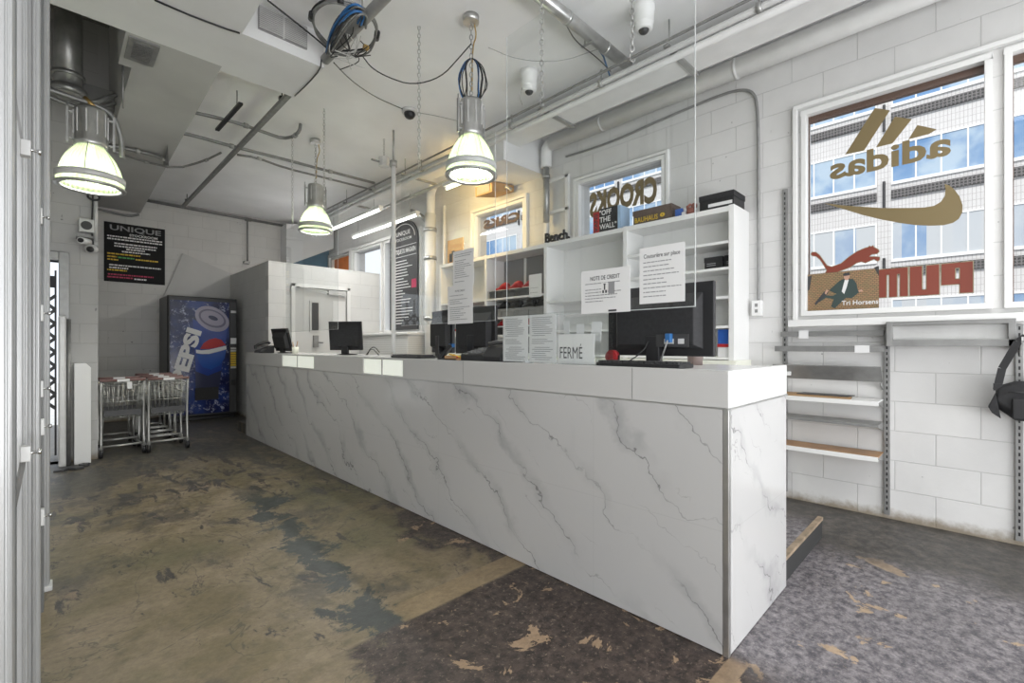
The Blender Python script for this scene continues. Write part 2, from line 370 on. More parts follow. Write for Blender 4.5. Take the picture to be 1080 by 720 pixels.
    n.t.links.new(c, mx.inputs[6]); n.t.links.new(n.vec(k_, k_, k_), mx.inputs[7]); c = mx.outputs[2]
    n.bump(n.math('ADD', n.math('MULTIPLY', fine, .6), n.math('MULTIPLY', grit, .4)), .35, .006)
    return n.out(c, n.math('ADD', .34, n.math('MULTIPLY', fine, .25)), .45)
M['floor'] = floor_mat()

def marble(name, axis):
    n = NT(name); u = n.y if axis == 'x' else n.x
    s0 = n.math('SUBTRACT', n.math('MULTIPLY', u, .78 if axis == 'x' else -.75), n.z)
    pv = n.vec(u, n.z, 3.1 if axis == 'y' else 0)
    d1 = n.noise(pv, 1.7, 5, .6); d2 = n.noise(pv, 6, 5, .65)
    s1 = n.math('ADD', s0, n.math('ADD', n.math('MULTIPLY', d1, .75), n.math('MULTIPLY', d2, .09)))
    def vein(period, off, wdt):
        f = n.math('FRACT', n.math('ADD', n.math('DIVIDE', s1, period), off)); a = n.math('ABSOLUTE', n.math('SUBTRACT', f, .5))
        return n.ss(a, wdt, 0.0)
    gate = n.ss(n.noise(pv, 2.2, 3, .5), .40, .55); gate2 = n.ss(n.noise(n.vec(n.z, u), 3.4, 3, .5), .48, .62)
    t1 = n.math('MULTIPLY', vein(.37, .1, .018), gate); t2 = n.math('MULTIPLY', vein(.23, .6, .016), gate2)
    soft = n.math('MULTIPLY', vein(.37, .13, .22), n.ss(n.noise(pv, 1.9, 3, .5), .40, .68))
    base = n.mix(n.noise(pv, .8, 3, .5), (.48, .475, .47), (.59, .585, .58))
    c = n.mix(n.math('MULTIPLY', soft, .62), base, (.32, .32, .325))
    c = n.mix(n.math('MULTIPLY', t2, .6), c, (.24, .235, .235)); c = n.mix(n.math('MULTIPLY', t1, .8), c, (.17, .168, .168))
    # fine joints between the slabs
    jz = n.ss(n.math('ABSOLUTE', n.math('SUBTRACT', n.z, .46)), .0022, .001)
    ju = n.ss(n.math('ABSOLUTE', n.math('SUBTRACT', n.math('FRACT', n.math('DIVIDE', n.math('ADD', u, .55), 1.2)), .5)), .0018, .0008)
    c = n.mix(n.math('MULTIPLY', n.math('MAXIMUM', jz, ju), .22), c, (.35, .35, .35))
    return n.out(c, .13, .5)
M['marble_x'] = marble('marble_x', 'x'); M['marble_y'] = marble('marble_y', 'y')

def facade_mat():
    n = NT('white_tile_facade')
    br = n.t.nodes.new('ShaderNodeTexBrick'); n._in(br.inputs['Vector'], n.vec(n.y, n.z)); br.offset = 0
    br.inputs['Scale'].default_value = 1; br.inputs['Brick Width'].default_value = .11; br.inputs['Row Height'].default_value = .24; br.inputs['Mortar Size'].default_value = .008
    br.inputs['Color1'].default_value = (.66, .65, .645, 1); br.inputs['Color2'].default_value = (.63, .615, .61, 1); br.inputs['Mortar'].default_value = (.40, .375, .37, 1)
    return n.out(br.outputs['Color'], .5, .3)
M['facade'] = facade_mat()
def vent_block():
    n = NT('pierced_block_band')
    fx = n.math('ABSOLUTE', n.math('SUBTRACT', n.math('FRACT', n.math('MULTIPLY', n.y, 9)), .5)); fz = n.math('ABSOLUTE', n.math('SUBTRACT', n.math('FRACT', n.math('MULTIPLY', n.z, 9)), .5))
    k = n.ss(n.math('MAXIMUM', fx, fz), .30, .36)
    return n.out(n.mix(k, (.02, .02, .02), (.15, .14, .14)), .7)
M['pierced'] = vent_block()
def office_glass():
    n = NT('office_glass')
    c = n.mix(n.ss(n.noise(n.vec(n.y, n.z), .35, 4, .6), .4, .6), (.14, .27, .48), (.42, .52, .62))
    c = n.mix(n.math('MULTIPLY', n.ss(n.noise(n.vec(n.math('FLOOR', n.math('MULTIPLY', n.y, 1.36)), n.math('FLOOR', n.math('DIVIDE', n.z, 3.1))), .9, 1), .42, .55), n.ss(n.z, 7.4, 6.2)), c, (.52, .54, .56))
    return n.out(c, .12, .4)
M['office_glass'] = office_glass()
def louvre(name, c1, c2, freq, axis='z'):
    n = NT(name); u = {'x': n.x, 'y': n.y, 'z': n.z}[axis]
    return n.out(n.mix(n.ss(n.math('FRACT', n.math('MULTIPLY', u, freq)), .4, .6), c1, c2), .4)
M['brickpaper'] = None
def brick_print():
    n = NT('printed_brick_pavement')
    br = n.t.nodes.new('ShaderNodeTexBrick'); n._in(br.inputs['Vector'], n.vec(n.y, n.z)); br.inputs['Scale'].default_value = 1
    br.inputs['Brick Width'].default_value = .022; br.inputs['Row Height'].default_value = .012; br.inputs['Mortar Size'].default_value = .0012
    br.inputs['Color1'].default_value = (.36, .21, .11, 1); br.inputs['Color2'].default_value = (.27, .20, .10, 1); br.inputs['Mortar'].default_value = (.10, .07, .05, 1)
    return n.out(br.outputs['Color'], .5)
M['brickpaper'] = brick_print()
def splash_print():
    n = NT('splash_print'); p = n.vec(n.x, n.z)
    a = n.noise(p, 7, 8, .75, 1.5); b = n.noise(p, 22, 6, .7, .8)
    c = n.mix(n.ss(n.noise(p, 2.2, 3), .4, .65), (.008, .010, .06), (.022, .05, .22))
    c = n.mix(n.math('MULTIPLY', n.ss(a, .52, .60), n.ss(b, .46, .56)), c, (.42, .45, .60))
    return n.out(c, .18)
M['splash'] = splash_print()
M['ribbed'] = louvre('ribbed', (.60, .60, .59), (.74, .74, .73), 40)

# ------------------------------------------------------------------ room shell
XW, YB, ZC, ZL = 3.95, 9.2, 3.45, 3.2
def wall_holes(axis, c0, c1, u0, u1, z0, z1, holes):
    """solid wall between planes c0..c1 with rectangular openings (u0,u1,z0,z1)"""
    mb = MB(); us = sorted({u0, u1} | {h[0] for h in holes} | {h[1] for h in holes}); zs = sorted({z0, z1} | {h[2] for h in holes} | {h[3] for h in holes})
    P_ = (lambda c, u, z: (c, u, z)) if axis == 'x' else (lambda c, u, z: (u, c, z))
    for c in (c0, c1):
        for a, b in zip(us, us[1:]):
            for d, e in zip(zs, zs[1:]):
                if any(h[0] <= a and b <= h[1] and h[2] <= d and e <= h[3] for h in holes): continue
                mb.add([P_(c, a, d), P_(c, b, d), P_(c, b, e), P_(c, a, e)], [(0, 1, 2, 3)])
    for (a, b, d, e) in list(holes) + [(u0, u1, z0, z1)]:
        for (ua, za, ub, zb) in ((a, d, b, d), (b, d, b, e), (b, e, a, e), (a, e, a, d)):
            mb.add([P_(c0, ua, za), P_(c0, ub, zb), P_(c1, ub, zb), P_(c1, ua, za)], [(0, 1, 2, 3)])
    return mb
struct(MB().box(-1.4, 4.15, -3.2, 9.4, -.12, 0).build('floor', M['floor']))
struct(MB().box(.87, 4.15, -3.2, 9.4, ZC, ZC + .2).build('ceiling', mat('ceiling_paint', (.88, .88, .885), .7, noise=.05, nscale=2, bump=.2)))
# lowered plaster soffits: slab over the entrance, beam running to the back wall, short box with the grille
struct(MB().box(-1.4, .89, -3.2, 3.93, ZL, 4.4).build('trim_1', M['plaster']))
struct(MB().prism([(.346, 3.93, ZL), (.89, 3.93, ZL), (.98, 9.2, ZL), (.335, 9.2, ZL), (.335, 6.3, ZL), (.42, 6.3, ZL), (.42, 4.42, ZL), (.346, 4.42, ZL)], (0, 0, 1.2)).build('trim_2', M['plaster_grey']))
struct(MB().box(.89, 1.43, 3.42, 4.0, ZL, ZC + .02).build('trim_3', M['plaster']))
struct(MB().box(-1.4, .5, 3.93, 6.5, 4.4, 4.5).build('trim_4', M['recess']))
# white beam crossing from the window wall, and the sloped bulkhead in the far corner
struct(MB().box(3.3, XW, 3.45, 4.05, 3.06, ZC + .02).build('trim_5', M['plaster']))
struct(MB().prism([at(302, 236, Y=8.9), at(352, 236, Y=8.9), at(352, 262, Y=8.9), at(302, 280, Y=8.9)], (0, .32, 0)).build('trim_6', M['plaster']))
WIN = {'window_1': (-1.05, -.13), 'window_2': (-.015, .90), 'window_3': (2.04, 2.97), 'window_4': (3.79, 4.65), 'window_5': (6.0, 6.95), 'window_6': (7.10, 8.05), 'window_7': (8.28, 9.02), 'window_8': (-2.3, -1.2)}  # the last one is unseen, added to let light in behind the camera
WZ = (1.40, 2.84)
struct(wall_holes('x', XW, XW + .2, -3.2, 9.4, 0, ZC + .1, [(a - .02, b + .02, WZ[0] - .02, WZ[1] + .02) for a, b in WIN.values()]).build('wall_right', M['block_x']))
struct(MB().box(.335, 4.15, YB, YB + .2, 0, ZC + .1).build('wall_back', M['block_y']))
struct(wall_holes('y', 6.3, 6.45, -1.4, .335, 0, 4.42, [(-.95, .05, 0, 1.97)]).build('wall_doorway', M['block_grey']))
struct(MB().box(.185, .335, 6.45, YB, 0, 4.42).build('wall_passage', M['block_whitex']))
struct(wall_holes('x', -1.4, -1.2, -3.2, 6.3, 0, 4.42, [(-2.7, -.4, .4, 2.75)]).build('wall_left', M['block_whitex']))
fr = struct(MB().box(-1.33, -1.27, -2.7, -.4, .4, .46).box(-1.33, -1.27, -2.7, -.4, 2.69, 2.75).box(-1.33, -1.27, -2.7, -2.64, .46, 2.69).box(-1.33, -1.27, -.46, -.4, .46, 2.69).build('window_11', M['grey_metal'])); MB().box(-1.305, -1.295, -2.64, -.46, .46, 2.69).build('pane', M['glass'], fr)  # unseen side window added so light reaches the counter front
struct(wall_holes('y', -3.2, -3.0, -1.4, 4.15, 0, ZC + .1, [(-.9, 1.35, .3, 3.0), (1.55, 3.8, .3, 3.0)]).build('wall_front', M['block_y']))
k = 9
for a, b in ((-.9, 1.35), (1.55, 3.8)):  # unseen shop-front windows, added to let sky light into the room
    f = MB().box(a, b, -3.13, -3.07, .3, .36).box(a, b, -3.13, -3.07, 2.94, 3.0).box(a, a + .06, -3.13, -3.07, .3, 3).box(b - .06, b, -3.13, -3.07, .3, 3)
    fr = struct(f.build('window_%d' % k, M['grey_metal'])); MB().box(a + .06, b - .06, -3.105, -3.095, .36, 2.94).build('pane', M['glass'], fr); k += 1
for nm, (a, b) in WIN.items():
    z0, z1 = WZ; t = .035
    f = MB()
    for (y0, y1, za, zb) in ((a - t, b + t, z0 - t, z0), (a - t, b + t, z1, z1 + t), (a - t, a, z0, z1), (b, b + t, z0, z1)): f.box(3.925, 4.03, y0, y1, za, zb)
    fr = struct(f.build(nm, M['white'], None, .004))
    if nm == 'window_7':
        MB().box(3.985, 3.995, a, b, z0, z1).build('orange_panel', M['orange'], fr)
    else: MB().box(3.975, 3.981, a, b, z0, z1).build('pane', M['glass'], fr)
    if nm in ('window_1', 'window_2'):
        MB().box(3.99, 4.03, a, b, z1 - .042, z1 - .0).box(3.99, 4.0, b - .007, b, z0, z1 - .042).build('brown_reveal', M['dark_wood'], fr)
# raised casing round the two near windows, and casings of the others
def casing(name, a, b, z0, z1, w_=.05, d=.05, sill=.09):
    c = MB().box(XW - d, XW + .01, a - w_, a, z0, z1).box(XW - d, XW + .01, b, b + w_, z0, z1).box(XW - d, XW + .01, a - w_, b + w_, z1, z1 + w_)
    c.box(XW - d - .05, XW + .01, a - w_ - .02, b + w_ + .02, z0 - sill, z0); return struct(c.build(name, M['white'], None, .005))
casing('trim_7', -1.15, .955, 1.335, 2.895, .03, .035, .05)
casing('trim_8', 2.0, 3.01, 1.36, 2.88, .03, .03)
casing('trim_9', 3.75, 4.69, 1.36, 2.88, .04, .04)
casing('trim_10', 5.94, 8.11, 1.36, 2.88, .05, .05, .05)
casing('trim_11', 8.22, 9.08, 1.36, 2.88, .06, .05)
# doorway to the street: frame, open leaf
fr = struct(MB().box(.05, .125, 6.24, 6.47, 0, 2.05).box(-.95, .05, 6.24, 6.47, 1.97, 2.05).box(-1.02, -.95, 6.24, 6.47, 0, 2.05).build('door_1', M['grey_metal'], None, .004))
struct(MB().box(-8, .18, 6.46, 20, -.2, -.02).build('pavement', mat('pavement', (.55, .55, .54), .8, noise=.1, nscale=4)))
struct(MB().box(4.2, 40, -30, 50, -.6, -.5).build('street', mat('street', (.16, .16, .165), .85, noise=.1, nscale=3)))
# raised platform behind the counter
pf = struct(MB().box(1.80, 3.27, .68, 7.12, 0, .12).build('platform', M['floor']))
MB().box(1.80, 3.278, .668, .68, .0, .105).build('riser', M['tire_dark'], pf); MB().box(1.80, 3.28, .664, .69, .105, .123).build('nosing', mat('nosing', (.30, .23, .16), .6, noise=.3, nscale=20), pf)
# blue painted patch on the back wall under the sloped bulkhead
struct(MB().prism([at(309, 286, Y=YB - .005), at(349, 300, Y=YB - .005), at(349, 255, Y=YB - .005), at(309, 270, Y=YB - .005)], (0, .008, 0)).build('trim_12', M['blue_wall']))

# walled box room behind the counter, with its door
bx = (2.2, XW, 7.16, YB, 0, 2.36)
struct(wall_holes('y', 7.16, 7.28, 2.2, XW, 0, 2.36, [(2.56, 3.36, .12, 2.02)]).build('wall_booth_front', M['block_white']))
struct(MB().box(2.2, 2.32, 7.28, YB, 0, 2.36).build('wall_booth_side', M['block_whitex']))
struct(MB().box(2.32, XW, 7.28, YB, 2.30, 2.36).build('trim_13', M['plaster']))
d = struct(MB().box(2.51, 2.56, 7.13, 7.2, 0.12, 2.07).box(3.36, 3.41, 7.13, 7.2, .12, 2.07).box(2.51, 3.41, 7.13, 7.2, 2.02, 2.07).build('door_2', M['white'], None, .004))
MB().box(2.565, 3.355, 7.17, 7.21, .13, 2.015).build('door_leaf', M['gloss_white'], d)
wf = MB().box(2.78, 2.94, 7.155, 7.172, 1.35, 1.83).build('vision_frame', M['painted_metal'], d)
MB().box(2.81, 2.91, 7.150, 7.158, 1.38, 1.80).build('vision_glass', M['dark'], wf)
MB().box(2.83, 2.90, 7.12, 7.17, 1.12, 1.30).cyl((2.86, 7.13, 1.2), (2.97, 7.13, 1.19), .012).build('door_handle', M['grey_metal'], d)
MB().box(3.05, 3.33, 7.10, 7.17, 1.935, 2.0).bar((3.10, 7.13, 1.96), (2.60, 7.10, 2.02), .03, .012).build('door_closer', M['painted_metal'], d)
MB().box(3.14, 3.34, 7.163, 7.168, 1.35, 1.85).build('notice_sheet', M['paper'], d)

# ------------------------------------------------------------------ counter
CX, CY0, CY1 = 1.765, .652, 6.6
ct = thing('reception_counter', 'long white marble-clad service counter with pale fascia band', 'counter', (2.1, 3.6, 0))
MB().box(CX, CX + .02, CY0 + .02, CY1, .004, .915).build('marble_front', M['marble_x'], ct)
MB().box(CX + .022, 2.485, CY0, CY0 + .018, .004, .915).build('marble_end', M['marble_y'], ct)
MB().box(CX - .002, CX + .02, CY0 - .002, CY0 + .019, .0, .917).build('corner_trim', M['steel'], ct, .002)
MB().box(CX + .02, 2.44, CY0 + .02, CY1, .01, .90).build('carcass', M['gloss_white'], ct)
MB().box(CX + .02, 2.49, CY1 - .02, CY1, .0, .91).build('far_end_panel', M['gloss_white'], ct)
S = [(4.45, 5.30), (2.88, 3.47)]
fz = MB()
segs = [(CY0, 2.88), (3.47, 4.45), (5.30, CY1)]
for a, b in segs: fz.box(CX, CX + .03, a, b, .917, 1.056)
for a, b in S: fz.box(CX, CX + .03, a, b, .917, .928).box(CX, CX + .03, a, b, 1.044, 1.056)
fz.build('fascia', M['fascia'], ct, .002)
MB().box(CX + .03, 2.495, CY0, CY0 + .03, .917, 1.056).build('end_fascia', M['gloss_white'], ct, .002)
MB().box(CX - .001, 2.5, CY0 - .004, CY1, .912, .918).build('edge_strip', M['steel'], ct)
MB().box(CX + .03, 2.48, CY0 + .03, CY1, 1.022, 1.050).build('worktop', M['gloss_white'], ct)
for a, b in S:
    m_ = (a + b) / 2
    for y0, y1 in ((a + .005, m_ - .008), (m_ + .008, b - .005)): MB().box(CX + .008, CX + .022, y0, y1, .93, 1.042).build('display_pane', M['display_lit'], ct)
    MB().box(CX + .002, CX + .028, m_ - .008, m_ + .008, .928, 1.044).build('mullion', M['fascia'], ct)
for y in (2.2, 1.05): MB().box(CX - .0006, CX + .002, y - .0015, y + .0015, .92, 1.054).build('seam', M['grey_metal'], ct)
TOP = 1.0565   # fascia top; objects stand on the worktop
WT = 1.0505

# ------------------------------------------------------------------ tall cubby shelves on the window wall
sh = thing('cubby_shelf', 'tall white open cubby shelving along the window wall', 'shelving', (3.79, 3.15, 0))
ys = [1.30, 2.233, 3.174, 4.106, 5.03]
X0 = 3.63
cb = MB()
for i, y in enumerate(ys):
    y0, y1 = (y, y + .04) if i == 0 else (y - .02, y + .02) if i < 4 else (y - .04, y)
    MB().box(X0, XW, y0, y1, .0, 2.21).build('upright_panel', M['shelf_white'], sh, .002)
for i in range(4):
    MB().box(X0 + .003, XW, ys[i] + .02, ys[i + 1] - .02, 2.165, 2.205).build('top_panel', M['shelf_white'], sh)
    MB().box(3.915, XW, ys[i] + .02, ys[i + 1] - .02, .0, 2.165).build('back_panel', M['shelf_back_grey'] if i == 2 else M['shelf_white'], sh)
    zz = {0: (1.06, 1.30, 1.525, 1.745, 1.945), 1: (1.06, 1.30, 1.60), 2: (1.06, 1.27, 1.47, 1.69), 3: (1.06, 1.27, 1.47, 1.69)}[i]
    for z in zz: MB().box(X0 + .003, 3.915, ys[i] + .02, ys[i + 1] - .02, z - .02, z).build('shelf_board', M['shelf_white'], sh)
MB().box(X0 - .05, XW - .04, 1.27, 5.03, .12, 1.035).build('base_cabinet', M['cream'], sh, .003)
def SHZ(c, r): return {0: (1.06, 1.30, 1.525, 1.745, 1.945), 1: (1.06, 1.30, 1.60), 2: (1.06, 1.27, 1.47, 1.69), 3: (1.06, 1.27, 1.47, 1.69)}[c][r]

# shoe boxes and sneakers in the cubbies
def shoebox_at(x, y, z, label, m, group=None, w_=.20, d_=.22, h_=.085, lidm=None):
    t = thing('shoe_box', label, 'box', (x, y, z), group)
    MB().box(x - d_ / 2, x + d_ / 2, y - w_ / 2, y + w_ / 2, z + .0005, z + h_ * .72).build('tray', m, t, .002)
    MB().box(x - d_ / 2 - .003, x + d_ / 2 + .003, y - w_ / 2 - .003, y + w_ / 2 + .003, z + h_ * .68, z + h_).build('lid', lidm or m, t, .002)
    return t
def sneaker_mb(L=.19, w_=.10, h_=.10):
    up = MB(); n = 14; secs = []
    for i in range(9):
        u = i / 8; x = (u - .5) * L
        hw = w_ / 2 * (.55 + .45 * sin(pi * min(1, u * 1.15 + .12))) * (1 if u < .9 else .8)
        hh = h_ * (1.0 if u < .28 else 1.0 - .62 * min(1, (u - .28) / .55)) * (.9 if u > .05 else .8)
        secs.append([(hw * cos(2 * pi * k / n), x, .014 + max(0, hh) * (.5 + .5 * sin(2 * pi * k / n))) for k in range(n)])
    vs = [v for s_ in secs for v in s_]
    fs = [(i * n + k, i * n + (k + 1) % n, (i + 1) * n + (k + 1) % n, (i + 1) * n + k) for i in range(8) for k in range(n)]
    up.add(vs, fs, True); up.add(vs, [tuple(range(n))[::-1], tuple(range(8 * n, 9 * n))])
    so = MB(); pts = []
    for k in range(18):
        t = 2 * pi * k / 18; pts.append((w_ * .52 * cos(t) * (1 - .12 * sin(t)), L * .53 * sin(t), 0))
    so.prism(pts, (0, 0, .018)); return up, so
snk_cache = {}
def sneaker(x, y, z, label, key, group=None):
    mats = {'red': (M['red'], M['paper']), 'black': (M['black'], M['grey_metal'])}[key]
    if key not in snk_cache:
        t = thing('sneaker', label, 'shoe', (0, 0, 0), group); u, s_ = sneaker_mb()
        u.build('upper', mats[0], t); s_.build('sole', mats[1], t)
        MB().tube([(.0, .0, .085), (.012, .02, .07), (-.012, .035, .06), (.012, .05, .052)], .0035, 5).build('laces', mats[1], t); snk_cache[key] = t
    else: t = copy_tree(snk_cache[key]); tag(t, label, 'shoe', group)
    t.location = (x, y, z); return t
rowsN = {3: 'upper', 2: 'middle', 1: 'lower'}
n_ = ['nearest the empty cubby', 'second from the empty cubby', 'third from the empty cubby', 'farthest from the empty cubby']
for (r, key, bm_) in ((3, 'red', M['dark']), (2, 'black', M['grey_metal']), (1, 'red', M['black'])):
    z = SHZ(2, r)
    ylist = [3.31, 3.52, 3.73, 3.94]
    for q, y in enumerate(ylist):
        if r == 3 and q == 0: continue
        g = 'shoe boxes in the cubbies'
        bn = {3: 'dark', 2: 'grey', 1: 'black'}[r]
        shoebox_at(3.745, y, z, '%s shoe box under %s sneaker on the %s shoe shelf, %s' % (bn, key, rowsN[r], n_[q]), bm_, g)
        sneaker(3.75, y, z + .0855, '%s sneaker on its box on the %s shoe shelf, %s' % (key, rowsN[r], n_[q]), key, 'sneakers displayed on boxes')
for q, (y, r) in enumerate(((4.3, 2), (4.6, 2), (4.3, 1), (4.62, 1))):
    shoebox_at(3.75, y, SHZ(3, r), 'pale shoe box with %s lid in the far cubby column, %s shelf' % (('white', 'red')[q % 2], rowsN[r]), M['paper'], 'shoe boxes in the cubbies', lidm=M['red'] if q % 2 else M['paper'])
# two small black boxes in the near column
for q, (px0, px1) in enumerate(((743, 762), (764, 774))):
    a = at(px0, 281, X=3.70).y; b = at(px1, 281, X=3.70).y
    b = max(b, 1.35); z = SHZ(0, 3); t = thing('gift_box', ('small black box with faint lettering, left of the pair by the shelf edge', 'small black box with faint lettering, against the shelf\'s near side')[q], 'box', (3.76, (a + b) / 2, z), 'small black boxes')
    MB().box(3.70, 3.86, b, a, z + .0005, z + .085).build('tray', M['black'], t, .003); MB().box(3.695, 3.865, b - .002, a + .002, z + .06, z + .10).build('lid', M['matte_black'], t, .003)
    l = MB()
    for j in range(2): l.rect((3.694, a - .02, z + .045 - j * .015), (0, -(a - b) * .5, 0), (0, 0, .006))
    l.build('lettering', M['grey_ink'], t)
# blue shoe box with red stripe, near column low
a, b = at(757, 350, X=3.66).y, at(773, 350, X=3.66).y
z = SHZ(0, 0); t = thing('shoe_box', 'blue shoe box with red stripe over a grey one in the near cubby column', 'box', (3.76, (a + b) / 2, z))
z0 = SHZ(0, 0)
MB().box(3.66, 3.86, 1.345, a, z0 + .001, z0 + .075).build('grey_carton', M['paper'], t, .002)
MB().box(3.655, 3.865, 1.343, a + .002, z0 + .076, z0 + .100).build('red_stripe', M['red'], t); MB().box(3.66, 3.86, 1.345, a, z0 + .101, z0 + .212).build('blue_carton', M['blue'], t, .002)
# things on top of the cubbies
ZT = 2.2105
t = tag(MB().text('Bench.', (3.65, 3.19, ZT), (0, -.32, 0), (0, 0, .10), .02, .010).build('standing_sign', M['black']), 'black free-standing Bench. lettering on top of the shelving', 'sign')
t = thing('display_box', 'black and white OFF THE WALL display box with red end on shelving', 'box', (3.76, 2.45, ZT))
MB().box(3.665, 3.82, 2.33, 2.53, ZT, 2.43).build('box_body', M['black'], t, .003); MB().box(3.665, 3.82, 2.531, 2.60, ZT, 2.41).build('red_side', M['red'], t, .003)
MB().box(3.665, 3.82, 2.30, 2.329, ZT, 2.425).build('blue_side', M['pale_blue'], t)
l = MB()
for j, s_ in enumerate(('"OFF', 'THE', 'WALL"')): l.text(s_, (3.663, 2.525, 2.365 - j * .065), (0, -(.13, .12, .185)[j], 0), (0, 0, .05), .02)
l.build('lettering', M['paper'], t); l = MB().text('VANS', (3.663, 2.545, 2.22), (0, 0, .17), (0, .04, 0), .02); l.build('side_lettering', M['ink'], t)
t = thing('shoe_box', 'long brown box lettered BAUHAUS in yellow on top of shelving', 'box', (3.76, 2.0, ZT))
MB().box(3.70, 3.86, 1.83, 2.19, ZT, 2.33).build('tray', M['brown'], t, .003); MB().box(3.695, 3.865, 1.825, 2.195, 2.30, 2.345).build('lid', M['brown'], t, .003)
MB().text('BAUHAUS', (3.693, 2.17, 2.235), (0, -.22, 0), (0, 0, .045), .015).text('o', (3.693, 1.93, 2.245), (0, -.045, 0), (0, 0, .035), .06).build('lettering', M['yellow'], t)
t = thing('toy_figure', 'small blue, white and red toy beside the black box on shelving', 'toy', (3.74, 1.75, ZT))
MB().box(3.70, 3.76, 1.735, 1.80, ZT, 2.285).build('blue_block', M['blue'], t, .006); MB().box(3.695, 3.77, 1.71, 1.74, ZT, 2.25).sphere((3.735, 1.72, 2.27), .022).build('white_block', M['paper'], t, .004)
MB().sphere((3.735, 1.675, 2.25), .035, sc=(1, 1.1, 1)).sphere((3.735, 1.65, 2.29), .025).tube([(3.735, 1.70, 2.235), (3.72, 1.70, 2.29), (3.72, 1.67, 2.305)], .012, 6).build('red_body', mat('toyred', (.30, .10, .07), .5), t)
t = thing('shoe_box', 'flat black box with white stripe at the near end of shelving top', 'box', (3.78, 1.44, ZT))
MB().box(3.65, 3.88, 1.31, 1.57, ZT, 2.31).build('tray', M['black'], t, .003); MB().box(3.645, 3.885, 1.306, 1.574, 2.28, 2.325).build('lid', M['matte_black'], t, .003)
MB().box(3.647, 3.649, 1.32, 1.50, 2.225, 2.25).build('white_stripe', M['paper'], t)
# framed white panel and pipe on the wall next to the window
t = thing('wall_panel', 'narrow white framed panel on wall left of the CROOKS window', 'panel', (3.93, 3.3, 2.2))
MB().box(3.935, XW, 3.13, 3.42, 2.0, 2.95).build('board', M['painted_metal'], t); MB().box(3.91, XW - .002, 3.10, 3.14, 2.0, 2.98).box(3.91, XW - .002, 3.40, 3.44, 2.0, 2.98).box(3.91, XW - .002, 3.1, 3.44, 2.60, 2.63).box(3.91, XW - .002, 3.1, 3.44, 2.95, 2.98).build('frame', M['white'], t, .002)

# ------------------------------------------------------------------ papers and acrylic
def sheet(name, label, x, y0, y1, z0, z1, head=None, n=10, seed=1, head_h=.018, th=.0012, bold=True, cat='notice', hw=.7, group=None):
    """paper facing the camera side (-X); reads left to right as y falls"""
    t = thing(name, label, cat, (x, (y0 + y1) / 2, z0), group); rr = random.Random(seed)
    MB().box(x - th, x, y0, y1, z0, z1).build('paper', M['paper'], t)
    W = y1 - y0; H = z1 - z0; l = MB(); xx = x - th - .0006
    if head: MB().text(head, (xx, y1 - W * (1 - hw) / 2, z1 - .03 - head_h), (0, -W * hw, 0), (0, 0, head_h), .01).build('heading', M['ink'], t)
    zt = z1 - (.06 if head else .02)
    for i in range(n):
        z = zt - (i + .5) * (zt - z0 - .02) / n
        if rr.random() < .12: continue
        L = W * rr.uniform(.35, .82); yy = y1 - W * .09; x0_ = 0
        while x0_ < L:
            q = rr.uniform(.008, .024); l.rect((xx, yy - x0_, z), (0, -min(q, L - x0_ + .004), 0), (0, 0, .0042)); x0_ += q + .003
    l.build('text_lines', M['grey_ink'], t); return t
XP = 1.89
def panel(y0, y1, z0, z1, label, chains, hz=None):
    hz = hz or z1
    t = thing('acrylic_screen', label, 'screen', (XP, (y0 + y1) / 2, z0), 'clear screens hung over the counter')
    MB().box(XP - .0025, XP + .0025, y0, y1, z0, z1).build('sheet', M['acrylic'], t)
    e = MB(); r = .0016
    for (a, b, c, d) in ((y0 - .001, y0 + .003, z0, z1), (y0, y1, z0 - .001, z0 + .003), (y1 - .001, y1, z0, z1)): e.box(XP - r, XP + r, a, b, c, d)
    if z1 < 2.9: e = MB().box(XP - .0013, XP + .0013, y0 - .001, y0, z0, z1).box(XP - .0025, XP + .0025, y0, y1, z0 - .002, z0)
    e.build('polished_edge', M['acrylic_edge'], t)
    for y in chains:
        c = MB().chain((XP - .008, y, hz + .02), (XP - .008, y, ZC), .036, .0028, .010)
        c.tube([(XP - .008, y, hz + .03), (XP - .008, y + .012, hz + .01), (XP - .008, y + .008, hz - .02), (XP, y - .006, hz - .028), (XP - .002, y - .012, hz - .012)], .0025, 5)
        c.build('hanging_chain', M['steel'], t)
    return t
panel(.83, 1.95, 1.31, 2.95, 'clear hanging screen nearest the counter end, over the big monitor', (1.12, 1.67), 2.47)
panel(2.05, 3.10, 1.30, 2.44, 'middle clear hanging screen with two creased notices on its lower corner', (2.85,))
panel(4.2, 5.55, 1.30, 2.46, 'farthest clear hanging screen over the two distant monitors', (4.49, 5.33))
sheet('notice', 'white notice headed Couturière sur place taped to the near screen', XP - .004, .872, 1.084, 1.335, 1.585, 'Couturière sur place', 9, 3, .024, hw=.8)
t = sheet('notice', 'landscape white notice headed NOTE DE CREDIT with small diagram', XP - .009, 1.128, 1.405, 1.305, 1.515, 'NOTE DE CREDIT', 9, 5, .020, hw=.6)
xx = XP - .0115
MB().rect((xx, 1.285, 1.395), (0, -.036, 0), (0, 0, .055)).build('picture_paper', M['white'], t)
MB().rect((xx, 1.245, 1.395), (0, -.034, 0), (0, 0, .055)).build('picture_grey', M['grey_ink'], t)
MB().rect((xx - .0004, 1.270, 1.415), (0, -.008, 0), (0, 0, .028)).rect((xx - .0004, 1.279, 1.40), (0, -.010, 0), (0, 0, .014)).rect((xx - .0004, 1.263, 1.40), (0, -.010, 0), (0, 0, .014)).rect((xx - .0004, 1.273, 1.441), (0, -.014, 0), (0, 0, .004)).rect((xx - .0004, 1.245, 1.31), (0, -.045, 0), (0, 0, .009)).build('picture_ink', M['ink'], t)
